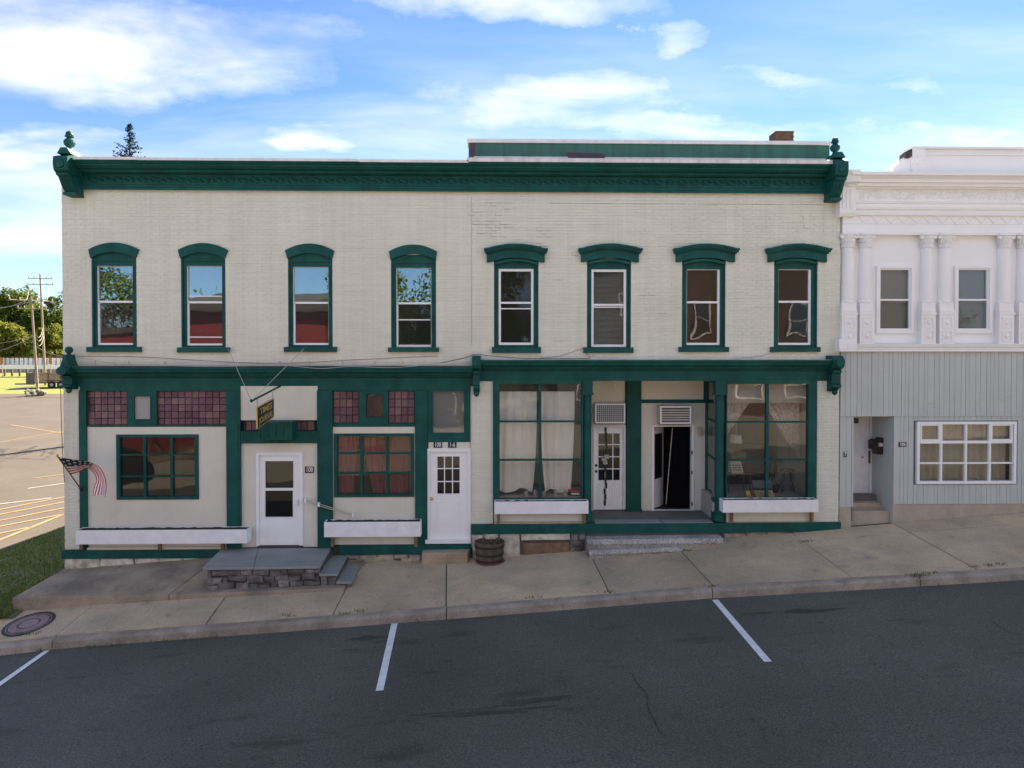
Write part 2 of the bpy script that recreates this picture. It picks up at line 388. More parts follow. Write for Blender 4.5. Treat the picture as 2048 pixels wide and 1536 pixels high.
def cloth(name, m, parent, x0, x1, z0, z1, y, amp, waves, nx=60, nz=10, pinch=None, seed=0, hem=0):
    vs = []; fs = []
    for j in range(nz + 1):
        v = j / nz
        for i in range(nx + 1):
            u = i / nx; xa, xb = x0, x1
            if pinch: xa, xb = pinch(v, x0, x1)
            ph = noise.noise((u * 3 + seed, v * .7, seed)) * 2.2
            dy = amp * math.sin(u * waves * 6.2832 + ph) + amp * .6 * noise.noise((u * waves * 1.7, v * 1.2, seed + 5))
            zb = z0 + hem * noise.noise((u * 2.2, seed, 3))
            vs.append((xa + (xb - xa) * u, y + dy, zb + (z1 - zb) * v))
    for j in range(nz):
        for i in range(nx): a = j * (nx + 1) + i; fs.append((a, a + 1, a + nx + 2, a + nx + 1))
    return MB().add(vs, fs).build(name, m, parent, smooth=True, fix=False)

# ================================================================== GROUND
def onz(px, py, zf, it=30):               # where a pixel meets a surface z = zf(x, y)
    d = ray(px, py); t = (0 - CAM.z) / d.z; x = y = 0
    for _ in range(it):
        p = CAM + d * t; z = zf(p.x, p.y); t = .5 * t + .5 * (z - CAM.z) / d.z
    return CAM + d * t
def grid(name, m, xs, ys, zf, parent=None):
    mb = MB(); n = len(xs)
    mb.add([(x, y, zf(x, y)) for y in ys for x in xs], [(j * n + i, j * n + i + 1, (j + 1) * n + i + 1, (j + 1) * n + i) for j in range(len(ys) - 1) for i in range(n - 1)])
    return mb.build(name, m, parent, fix=False)
def lin(a, b, n): return [a + (b - a) * i / n for i in range(n + 1)]
gx = [-900, -500, -300, -200, -140, -100] + lin(-80, 40, 60) + [60, 100, 200, 400, 900]
gy = [-900, -400, -200, -100, -60, -40] + lin(-30, 0, 10) + lin(1, 110, 60) + [140, 200, 400, 900]
struct(grid('ground', 'earth', gx, gy, lambda x, y: GZ(x, y) - .09))
rx = lin(-80, 80, 160)
struct(grid('road', 'asphalt', rx, [-15.2, -12, -9, -6, KY + .05], lambda x, y: KT(x) - .17 + .0 * y))
struct(grid('opposite_lot', 'plaza', rx, [-60, -40, -30, -22, -18, -15.2], lambda x, y: KT(x) - .16))
LOTX = -14.75
struct(grid('parking_lot', 'lotpave', lin(-110, LOTX, 60), lin(-2.7, 57.5, 40), lambda x, y: GZ(x, y) + .01))
struct(grid('far_lawn', 'far_lawn', lin(-110, -20, 40), lin(59, 90, 20), lambda x, y: GZ(x, y) + .01))
struct(grid('gravel_path', 'lotpave', lin(-110, -20, 40), lin(57.3, 61.5, 3), lambda x, y: GZ(x, y) + .03))
# parking stripes: street
def strip(mb, a, b, wd, zf, dz):
    a, b = Vector(a), Vector(b); d = (b - a); n = Vector((-d.y, d.x, 0)).normalized() * wd / 2
    k = max(1, int(d.length / .5)); vs = []
    for i in range(k + 1):
        p = a + d * (i / k)
        for s_ in (1, -1):
            q = p + n * s_ * (1 + .05 * noise.noise((i * 3.1, s_ * 7, a.x))); vs.append((q.x, q.y, zf(q.x, q.y) + dz))
    mb.add(vs, [(2 * i, 2 * i + 1, 2 * i + 3, 2 * i + 2) for i in range(k)])
RZ = lambda x, y: KT(x) - .17
for a, b in (((94, 1302), (-140, 1467)), ((789, 1247), (759, 1382)), ((1430, 1200), (1536, 1324))):
    mb = MB(); p, q = onz(*a, RZ), onz(*b, RZ); strip(mb, p, q, .115, RZ, .006)
    struct(mb.build('parking_stripe', 'stripe'))
for a, b, m in (((0, 1020), (133, 994), 'yellow'), ((0, 1030), (133, 1004), 'yellow'), ((0, 1042), (133, 1016), 'yellow'), ((0, 1054), (133, 1028), 'yellow'),
                ((0, 1068), (62, 1055), 'yellow'), ((0, 1081), (133, 1027), 'yellow'), ((0, 1009), (103, 997), 'lotwhite'), ((55, 978), (133, 967), 'lotwhite'), ((70, 957), (133, 949), 'yellow'),
                ((0, 885), (133, 862), 'yellow'), ((20, 850), (133, 868), 'yellow')):
    p, q = onz(*a, GZ), onz(*b, GZ); d = (p - q).normalized()
    mb = MB(); strip(mb, p + d * (3 if a[0] == 0 else 0), q, .14, GZ, .025); struct(mb.build('lot_marking', m))
# old oil stains, tar lines and a worn lighter patch on the street
mat('oil', (.050, .051, .046), .8, .3, 4, fine=.3); mat('tar', (.035, .036, .034), .7, .2, 4); mat('worn', (.115, .112, .095), .9, .2, 2, fine=.4)
g = random.Random(44)
def blob(name, m, px, py, rx_, ry_, dz):
    c = onz(px, py, RZ); vs = [(c.x, c.y, RZ(c.x, c.y) + dz)]; n = 40
    for k in range(n):
        a = 6.2832 * k / n; q = .65 + .55 * noise.noise((math.cos(a) * 1.6 + px, math.sin(a) * 1.6, 2)) + .18 * g.random(); x, y = c.x + rx_ * q * math.cos(a), c.y + ry_ * q * math.sin(a); vs.append((x, y, RZ(x, y) + dz))
    return struct(MB().add(vs, [(0, 1 + k, 1 + (k + 1) % n) for k in range(n)]).build(name, m, fix=False))
for px, py, a, b in ((735, 1276, .5, .14), (980, 1425, .9, .09), (860, 1345, .25, .05), (895, 1322, .12, .04), (1620, 1222, .7, .13), (1520, 1226, .35, .05), (1080, 1400, .7, .08), (250, 1348, .10, .04), (150, 1355, .2, .03), (500, 1328, .12, .02), (1640, 1246, .07, .03), (1800, 1240, .3, .03), (700, 1300, .2, .03)): blob('oil_stain', 'oil', px, py, a, b, .003)
for k in range(26): blob('oil_spot', 'oil', g.uniform(60, 2000), g.uniform(1290, 1500), g.uniform(.015, .06), g.uniform(.01, .03), .003)
for pts in (((820, 1432), (900, 1424), (980, 1416), (1060, 1408)), ((1260, 1345), (1290, 1385), (1300, 1430), (1330, 1480)), ((1980, 1240), (2010, 1262), (2060, 1275))):
    mb = MB(); ps = [onz(a, b, RZ) for a, b in pts]; fine_ = []
    for p, q in zip(ps, ps[1:]):
        for t in range(6): e = p + (q - p) * (t / 6); fine_.append(e + Vector((g.gauss(0, .012), g.gauss(0, .018), 0)))
    for p, q in zip(fine_, fine_[1:]): strip(mb, p, q, g.uniform(.010, .02), RZ, .004)
    struct(mb.build('road_crack', 'tar', fix=False))
# lawn strip beside the building
def LW(x, y):
    A = lut([(-3, -.62), (-1.8, -.44), (-.6, -.28), (1, -.18), (12, -.25), (30, -.5)])(y)
    t = max(0, min(1, (x + 9.55) / (LOTX + 9.55))); t2 = t * t * .4 + t * .6
    return A * (1 - t2) + (GZ(x, y) + .06) * t2 + .03 * noise.noise((x * 1.3, y * 1.3, 0))
lw = struct(grid('lawn', 'lawn', lin(LOTX, -9.5, 24), lin(-1.9, 30, 90), LW))
mb = MB(); g = random.Random(3)
for _ in range(34000):
    y = -1.9 + 20 * g.random() ** 1.7; x = g.uniform(LOTX, -9.6)
    if noise.noise((x * .9, y * .9, 4)) < -.7: continue
    z = LW(x, y); h = g.uniform(.035, .085); a = g.uniform(0, 6.28); wd = .012; lx, ly = g.uniform(-.04, .04), g.uniform(-.04, .04)
    mb.add([(x - wd * math.cos(a), y - wd * math.sin(a), z - .01), (x + wd * math.cos(a), y + wd * math.sin(a), z - .01), (x + lx, y + ly, z + h)], [(0, 1, 2)])
tag(stuff(mb.build('grass', 'blade', fix=False)), 'short green grass of the bank beside the cream building', 'grass')

# sidewalk: base, slabs, kerb stones
sw = struct(grid('sidewalk', 'joint', lin(-9.7, 40, 100), [KY + .1, -1.5, .25], lambda x, y: SW(x, y) - .03))
JT = [((20, 1225), (-60, 1275)), ((190, 1207), (105, 1275)), ((455, 1188), (413, 1246)), ((697, 1167), (666, 1228)), ((893, 1137), (892, 1212)),
      ((1185, 1117), (1219, 1186)), ((1365, 1105), (1425, 1170)), ((1592, 1072), (1702, 1153)), ((1787, 1047), (1945, 1134)), ((1985, 1036), (2200, 1118))]
JX = [(-12.9, -12.7)]
KI = KY + .19
for a, b in JT:
    p, q = onz(*a, SW), onz(*b, SW); s_ = (q.x - p.x) / (q.y - p.y); JX.append((p.x - s_ * p.y, p.x + s_ * (KI - p.y)))
while JX[-1][0] < 30: JX.append((JX[-1][0] + 2.2, JX[-1][1] + 2.1))
def slab(name, m, parent, c, zf, th=.1, gap=.011):
    (a0, ya), (a1, yb), (b1, _), (b0, _) = c; n = 6; mb = MB(); vs = []
    for i in range(n + 1):
        t = i / n; e = gap * (1 if i == 0 else -1 if i == n else 0)
        for x, y in ((a0 + (b0 - a0) * t + e, ya - gap), (a1 + (b1 - a1) * t + e, yb + gap)): vs += [(x, y, zf(x, y)), (x, y, zf(x, y) - th)]
    fs = []
    for i in range(n):
        o = 4 * i; fs += [(o, o + 2, o + 6, o + 4), (o + 1, o + 5, o + 7, o + 3), (o, o + 4, o + 5, o + 1), (o + 2, o + 3, o + 7, o + 6)]
    fs += [(0, 1, 3, 2), (4 * n, 4 * n + 2, 4 * n + 3, 4 * n + 1)]
    return mb.add(vs, fs).build(name, m, parent)
for i in range(len(JX) - 1):
    (a0, a1), (b0, b1) = JX[i], JX[i + 1]
    dz = rnd.uniform(-.006, .006); zf = lambda x, y, d=dz: SW(x, y) + d
    if b0 < -9:
        yi = -1.72; f = yi / KI
        slab('concrete_slab', 'concrete', sw, [(a0 + (a1 - a0) * f, yi), (a1, KI), (b1, KI), (b0 + (b1 - b0) * f, yi)], zf, .3)
    elif a0 < -9.3:
        yi = -1.5; f = yi / KI
        slab('concrete_slab', 'concrete', sw, [(a0 + (a1 - a0) * f, yi), (a1, KI), (b1, KI), (b0 + (b1 - b0) * f, yi)], zf, .2)
    elif 7 <= i <= 9:
        f = .23 ; a2 = a0 + (a1 - a0) * f; b2 = b0 + (b1 - b0) * f; ym = KI * f
        slab('concrete_slab', 'concrete', sw, [(a0, .0), (a2, ym), (b2, ym), (b0, .0)], zf); slab('concrete_slab', 'concrete', sw, [(a2, ym), (a1, KI), (b1, KI), (b2, ym)], zf)
    else: slab('concrete_slab', 'concrete', sw, [(a0, .0), (a1, KI), (b1, KI), (b0, .0)], zf)
kb = struct(grid('kerb', 'joint', lin(-30, 40, 70), [KY + .03, KI + .02], lambda x, y: KT(x) - .04))
kx = [-30, -26, -22, -18, -14] + [P(p, 1240, KY)[0] for p in (104, 893, 1425, 1840)] + [13.5, 17.5, 22, 26, 30, 40]
for a, b in zip(kx, kx[1:]):
    a += .008; b -= .008; mb = MB(); n = 8 if a < 14 else 2; vs = []; prof = [(KI, -.3), (KY - .015, -.3), (KY - .005, -.05), (KY + .012, -.018), (KY + .045, 0), (KI, .004)]
    for i in range(n + 1):
        x = a + (b - a) * i / n
        for y, z in prof: vs.append((x, y + .008 * noise.noise((x * 2, 3, 1)), KT(x) + z + .006 * noise.noise((x * 2.3, y, 0))))
    m_ = len(prof)
    fs = [(i * m_ + k, i * m_ + (k + 1) % m_, (i + 1) * m_ + (k + 1) % m_, (i + 1) * m_ + k) for i in range(n) for k in range(m_)] + [tuple(range(m_)), tuple(range(n * m_, n * m_ + m_))[::-1]]
    mb.add(vs, fs).build('kerb_stone', 'kerb', kb)
# raised slab in front of the left shop
rs = struct(MB().hexa([(-9.7, -1.56, -.9), (-3.1, -1.56, -.6), (-3.1, .2, -.5), (-9.62, .2, -.8)], [(-9.68, -1.56, -.25), (-3.12, -1.56, -.14), (-3.12, .2, .0), (-9.6, .2, -.12)]).build('raised_pavement', 'joint'))
for (xa, xb, xc, xd), za in (((-9.72, -6.62, -6.2, -9.64), (-.17, -.14, .20, -.06)), ((-6.6, -3.08, -2.9, -6.18), (-.14, -.03, .10, .20))):
    b = [(xa, -1.59, -.8), (xb, -1.59, -.7), (xc, .02, -.7), (xd, .02, -.8)]; t = [(xa, -1.58, za[0]), (xb, -1.58, za[1]), (xc, .02, za[2]), (xd, .02, za[3])]
    bevel(MB().hexa(b, t).build('concrete_slab', 'concrete_dark', rs), .02, 2)
# weeds in the joints and along the kerb
def tufts(name, label, spots, n, h, sp):
    mb = MB(); g = random.Random(len(label))
    for p in spots:
        for _ in range(n):
            x, y = p.x + g.gauss(0, sp), p.y + g.gauss(0, sp * .45); a = g.uniform(0, 6.28); hh = h * g.uniform(.4, 1.2); wd = .011; z = p.z - .01
            mb.add([(x - wd * math.cos(a), y - wd * math.sin(a), z), (x + wd * math.cos(a), y + wd * math.sin(a), z), (x + g.uniform(-.5, .5) * hh, y + g.uniform(-.5, .5) * hh, z + hh)], [(0, 1, 2)])
    return tag(stuff(mb.build(name, 'weed', fix=False)), label, 'weeds')
gut = [onz(x, y, RZ) for x, y in ((12, 1308), (40, 1304), (90, 1300), (185, 1294), (240, 1290), (310, 1283), (340, 1280), (385, 1277), (430, 1273), (780, 1247), (830, 1243), (890, 1238), (1870, 1168))]
tufts('gutter_weeds', 'small weeds growing in the gutter below the kerb', gut, 26, .07, .10)
crk = [onz(x, y, SW) for x, y in ((1215, 1184), (1063 + 2, 1196), (720, 1223), (580, 1231), (690, 1227), (1425, 1172), (1845, 1150), (1860, 1146), (1830, 1152), (1950, 1133), (1975, 1131), (2000, 1129), (1607, 1084), (1318, 1106), (1340, 1104), (1375, 1102), (40, 1270), (70, 1268), (230, 1200), (300, 1196), (480, 1182), (500, 1180), (540, 1179), (560, 1178), (590, 1176), (620, 1175), (640, 1174), (420, 1187), (670, 1172), (345, 1192), (270, 1200))]
tufts('joint_weeds', 'sparse weeds rooted in the sidewalk joints', crk, 20, .06, .08)
# manhole cover in the sidewalk
pc = onz(58, 1248, SW); mo = thing('manhole_cover', pc, 'round rusty iron manhole cover set in the sidewalk', 'manhole cover')
def disc(name, m, prof, z0):
    o = MB().lathe(prof, (0, 0, 0), 40).build(name, m, None, smooth=False)
    sl = Vector((1, 0, (SW(pc.x + .3, pc.y) - SW(pc.x - .3, pc.y)) / .6)).normalized()
    sy = Vector((0, 1, (SW(pc.x, pc.y + .3) - SW(pc.x, pc.y - .3)) / .6)).normalized(); nz_ = sl.cross(sy).normalized()
    o.data.transform(Matrix((sl, nz_.cross(sl), nz_)).transposed().to_4x4()); o.parent = mo; o.location = (0, 0, z0); return o
disc('ring', 'iron', [(.40, -.05), (.445, -.05), (.445, .012), (.40, .012)], 0)
disc('lid', 'cover_iron', [(.395, -.05), (.395, .010), (.37, .014), (.36, .008), (.345, .008), (.335, .014), (.2, .014), (.19, .008), (.175, .008), (.165, .014), (.001, .014)], 0)
mb = MB()
for i in range(-8, 9):
    for j in range(-8, 9):
        x, y = i * .039, j * .039
        if .205 < math.hypot(x, y) < .33: mb.box(x - .012, x + .012, y - .012, y + .012, .0, .018)
o = mb.build('stud_pattern', 'cover_iron'); sl_ = (SW(pc.x + .3, pc.y) - SW(pc.x - .3, pc.y)) / .6; sy_ = (SW(pc.x, pc.y + .3) - SW(pc.x, pc.y - .3)) / .6
for v in o.data.vertices: v.co.z += v.co.x * sl_ + v.co.y * sy_
o.parent = mo; stuff(o)

# ================================================================== CREAM BUILDING
XL, XR, XS = P(126, 700)[0], P(1679, 700)[0], P(943, 700)[0]
BD = thing('storefront_building', (0, 8, .3), 'long two-storey cream painted brick building with dark green cornice and shopfronts', 'building')
DEPTH = 17.0
ZT = P(900, 370)[1]                      # wall top, behind the cornice
Z1 = P(500, 745)[1]                      # shop head
UP = [dict(k='arch', h=(177, 278, 485, 509), f=(183, 273, 503, 694), s=(196, 268, 532, 690), m=604, l=(173, 281, 694, 704)),
      dict(k='arch', h=(356, 456, 486, 510), f=(362, 451, 504, 694), s=(375, 446, 532, 691), m=605, l=(354, 458, 695, 705)),
      dict(k='arch', h=(570, 668, 487, 511), f=(576, 665, 505, 694), s=(587, 658, 534, 690), m=606, l=(568, 673, 694, 704)),
      dict(k='arch', h=(778, 874, 489, 513), f=(782, 872, 507, 694), s=(793, 863, 536, 694), m=607, l=(776, 878, 695, 704)),
      dict(k='cap', h=(968, 1095, 489, 521), f=(988, 1077, 515, 694), s=(997, 1067, 538, 690), m=606, l=(984, 1082, 694, 706)),
      dict(k='cap', h=(1156, 1283, 489, 521), f=(1174, 1262, 515, 694), s=(1182, 1252, 539, 694), m=610, l=(1167, 1267, 695, 706)),
      dict(k='cap', h=(1346, 1475, 489, 520), f=(1364, 1451, 515, 694), s=(1372, 1439, 539, 690), m=605, l=(1358, 1458, 694, 704)),
      dict(k='cap', h=(1530, 1658, 489, 520), f=(1548, 1635, 515, 694), s=(1555, 1621, 539, 690), m=604, l=(1542, 1641, 694, 704))]
# --- brick shell: individual bricks laid around the openings (too small to pick apart singly)
holes = []
for u in UP:
    a, b, c, d = rect(*[u['f'][i] for i in (0, 2, 1, 3)]); holes.append((a, b, c - .03, d))
ZB = -1.3
LSH = (P(161, 900)[0], P(941, 900)[0]); RSH = (P(986, 900)[0], P(1632, 900)[0])
holes += [(LSH[0], LSH[1], -9, Z1 - .02), (RSH[0], RSH[1], -9, Z1 + .1)]
wl = MB()
def wallband(x0, x1, z0, z1, y0, y1):
    zs = sorted({z0, z1} | {v for h in holes for v in h[2:] if z0 < v < z1})
    for a, b in zip(zs, zs[1:]):
        cuts = sorted((max(h[0], x0), min(h[1], x1)) for h in holes if h[2] < (a + b) / 2 < h[3] and h[1] > x0 and h[0] < x1); x = x0
        for p, q in cuts:
            if p > x: wl.box(x, p, y0, y1, a, b)
            x = max(x, q)
        if x < x1: wl.box(x, x1, y0, y1, a, b)
wallband(XL, XR, .36, ZT + .2, .0080, .32)
ws = MB()
ws.box(XL, XL + .3, .32, DEPTH, ZB, 6.9); ws.box(XR - .3, XR, .32, DEPTH, ZB, 6.9); ws.box(XL, XR, DEPTH - .3, DEPTH, ZB, 6.9)
for xa in (XL, XR - .3): ws.prism([(.32, 6.9), (DEPTH, 6.9), (.32, 9.0)], 'x', xa, xa + .3)
bw = wl.build('front_wall', 'cream', BD); ws.build('side_wall', 'cream', BD)
br = MB(); g = random.Random(11); CH, BL = .0692, .205; z = .40; row = 0
while z < ZT + .05:
    x = XL - (BL / 2 if row % 2 else 0); cj = g.uniform(-.0015, .002); zz0, zz1 = z + .0045 + cj, z + CH - .0045
    while x < XR:
        segs = [(max(x + .0007, XL - .003), min(x + BL - .0007, XR + .003))]
        if segs[0][0] < XS < segs[0][1]: segs = [(segs[0][0], XS - .006), (XS + .006, segs[0][1])]
        for h in holes:
            if h[2] < (zz0 + zz1) / 2 < h[3]:
                ns = []
                for p, q in segs:
                    if q <= h[0] or p >= h[1]: ns.append((p, q)); continue
                    if p < h[0] - .02: ns.append((p, h[0]))
                    if q > h[1] + .02: ns.append((h[1], q))
                segs = ns
        for p, q in segs:
            if q - p < .02: continue
            rough = 1.0 if x < XS else 1.3
            y = g.gauss(0, .0016 * rough) - .001; t1, t2 = g.gauss(0, .0012 * rough), g.gauss(0, .0012 * rough); e = g.uniform(-.002, .002); c = .003; cx_ = .0012 if g.random() < .85 else .004
            br.add([(p, .02, zz0), (q, .02, zz0), (q, .02, zz1), (p, .02, zz1), (p + cx_, y - t1, zz0 + c + e), (q - cx_, y + t1, zz0 + c - e), (q - cx_, y + t2, zz1 - c), (p + cx_, y - t2, zz1 - c)],
                   [(4, 5, 6, 7), (0, 1, 5, 4), (1, 2, 6, 5), (2, 3, 7, 6), (3, 0, 4, 7)])
        x += BL
    z += CH; row += 1
stuff(br.build('brick', 'cream', bw, fix=False))
ck = MB(); g = random.Random(23); z0c = .40
def crackpatch(pa, pb_, pt, pb2, prob):
    xa, xb, za, zb_ = rect(pa, pt, pb_, pb2); k0, k1 = int((za - z0c) / CH), int((zb_ - z0c) / CH)
    for k in range(k0, k1):
        x = XL - (BL / 2 if k % 2 else 0) + BL * int((xa - XL) / BL)
        while x < xb:
            if g.random() < prob * math.exp(-3 * ((x - (xa + xb) / 2) / (xb - xa)) ** 2):
                zq = z0c + k * CH
                if g.random() < .7: ck.box(x, x + BL * g.uniform(.5, 1), -.0025, .006, zq - .003, zq + .003)
                if g.random() < .6: ck.box(x - .003, x + .003, -.0025, .006, zq, zq + CH)
            x += BL
crackpatch(944, 1010, 398, 472, .7); crackpatch(1060, 1095, 448, 490, .6); crackpatch(1650, 1680, 400, 412, .9); crackpatch(1090, 1150, 395, 470, .05); crackpatch(1080, 1160, 500, 700, .05); crackpatch(1260, 1360, 500, 700, .04)
zq = P(1300, 408)[1]
for a_ in range(1100, 1650, 25): ck.box(P(a_, 408)[0], P(a_ + 25 - 4 * g.random(), 408)[0], -.002, .006, zq - .004 + .005 * g.random(), zq + .002 + .004 * g.random())
for k in range(60): xq = XS + g.uniform(-.004, .004); zc0 = 5.0 + k * .055; ck.box(xq - .003, xq + .003, -.002, .006, zc0, zc0 + .045)
pts_ = [(1600, 432), (1606, 432), (1606, 442), (1608, 456), (1618, 457)]
for (a_, b_), (c_, d_) in zip(pts_, pts_[1:]): ck.tube([P3(a_, b_, -.002), P3(c_, d_, -.002)], .005, 4)
ck.build('mortar_crack', 'crack', bw)
# side face bricks of the left pier are only seen edge on; mortar washed
rf = MB(); rf.add([(XL, .2, 9.0), (XR, .2, 9.0), (XR, DEPTH, 6.9), (XL, DEPTH, 6.9), (XL, .2, 8.9), (XR, .2, 8.9), (XR, DEPTH, 6.8), (XL, DEPTH, 6.8)],
                  [(0, 1, 2, 3), (7, 6, 5, 4), (0, 4, 5, 1), (1, 5, 6, 2), (2, 6, 7, 3), (3, 7, 4, 0)])
roof = rf.build('roof', 'roofdark', BD)
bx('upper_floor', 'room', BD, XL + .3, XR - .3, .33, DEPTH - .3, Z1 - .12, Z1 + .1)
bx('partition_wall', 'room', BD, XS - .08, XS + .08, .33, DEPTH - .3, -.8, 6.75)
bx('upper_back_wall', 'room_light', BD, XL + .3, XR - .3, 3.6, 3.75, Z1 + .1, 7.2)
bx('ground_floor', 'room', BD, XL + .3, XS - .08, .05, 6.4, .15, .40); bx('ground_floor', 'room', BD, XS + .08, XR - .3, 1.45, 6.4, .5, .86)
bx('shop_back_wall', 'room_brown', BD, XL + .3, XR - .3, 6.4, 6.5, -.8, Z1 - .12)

# --- mouldings: profile given as (photo row, y) pairs
def prof_px(pts, px): return [(y, P(px, py, y)[1]) for py, y in pts]
def run(name, m, parent, prof, xa, xb, back=.05):
    pr = list(prof) + [(back, prof[-1][1]), (back, prof[0][1])]; return MB().prism(pr, 'x', xa, xb).build(name, m, parent)
CP = [(381, -.01), (381, -.085), (377, -.085), (375, -.07), (371, -.07), (370, -.045), (350, -.045), (349, -.09), (347.5, -.13), (346, -.13), (345, -.2), (341, -.2), (339, -.24), (337, -.30), (333.5, -.325),
      (332.5, -.37), (329, -.37), (328, -.40), (325, -.43), (322, -.455), (317.5, -.46)]
cx0, cx1 = P(146, 350, -.2)[0], P(1664, 350, -.2)[0]
cprof = prof_px(CP, 500)
cor = run('cornice', 'green', BD, cprof, cx0, cx1, .1)
zfr = [P(500, p, -.045)[1] for p in (369, 351)]
# scrolled relief on the frieze
sc_ = MB(); hh = (zfr[1] - zfr[0]) * .40
pts = [(-.115 + .23 * t / 12, 0, hh * .62 * math.sin(t / 12 * 6.2832)) for t in range(13)]
sc_.tube(pts, [.014 + .012 * math.sin(math.pi * t / 12) for t in range(13)], 5)
for s_ in (-1, 1):
    sp = [(s_ * .058 + (.036 - .0027 * t) * math.cos(t * .62 + (0 if s_ > 0 else 3.14)), -.004, s_ * .012 + (.050 - .0035 * t) * math.sin(t * .62 + (0 if s_ > 0 else 3.14))) for t in range(12)]
    sc_.tube(sp, .013, 5)
    sc_.add([(s_ * .02, -.002, -s_ * .03), (s_ * .075, -.016, -s_ * .052), (s_ * .10, -.002, -s_ * .034), (s_ * .06, -.012, -s_ * .015)], [(0, 1, 2, 3)])
tmp = sc_.build('frieze_scroll', 'green', None, smooth=True); me = tmp.data; bpy.data.objects.remove(tmp)
nsc = 60
for i in range(nsc):
    piece('frieze_scroll', me, cor, (cx0 + .2 + (cx1 - cx0 - .4) * (i + .5) / nsc, -.052, (zfr[0] + zfr[1]) / 2))
# flashing and the raised parapet
for a, b, dz in ((146, 275, 0), (275, 718, -.006), (718, 937, -.016)):
    x0, x1 = P(a, 318, -.46)[0], P(b, 318, -.46)[0]; zt = P(500, 316, -.46)[1] + dz
    MB().prism([(-.475, zt - .055), (-.475, zt + .004), (.32, zt + .05), (.32, zt - .02), (-.46, zt - .015), (-.46, zt - .055)], 'x', x0 + .002, x1 - .002).build('flashing', 'white_metal', cor)
xa, xb = P(937, 300, .1)[0], P(1660, 300, .1)[0]
zc = cprof[-1][1]
zp0 = P(1300, 318, .12)[1]; zp1 = P(1300, 288, .12)[1]; zp2 = P(1300, 280, .10)[1]
par = bx('parapet', 'green_faded', BD, xa, xb, .12, .5, 8.6, zp1)
MB().prism([(-.475, zc - .03), (-.475, zc + .05), (.13, zp0 + .015), (.13, zp0 - .1), (-.46, zc - .03)], 'x', P(934, 325, -.4)[0], P(1669, 325, -.4)[0]).build('roof_membrane', 'membrane', par)
bx('membrane_upstand', 'membrane', par, xa + .12, xb, .112, .118, zp0 - .05, zp0 + .035)
bx('cap_flashing', 'white_metal', par, xa - .03, xb + .03, .085, .54, zp1, zp2)
o = MB().prism([(P(940, 289, .1)[0], 0), (P(951, 289, .1)[0], 0), (P(950, 310, .1)[0], -.3), (P(947, 319, .1)[0], -.36), (P(940, 319, .1)[0], -.36)], 'y', 0, .004).build('patch', 'maroon', par); o.location += Vector((0, .1135, zp1 - .012))
o = MB().prism([(P(1135, 305, .11)[0], 0), (P(1204, 308, .11)[0], -.02), (P(1211, 315, .11)[0], -.09), (P(1206, 321, .11)[0], -.17), (P(1136, 318, .11)[0], -.145)], 'y', 0, .005).build('patch', 'maroon', par); o.location += Vector((0, .104, P(1170, 305, .11)[1]))
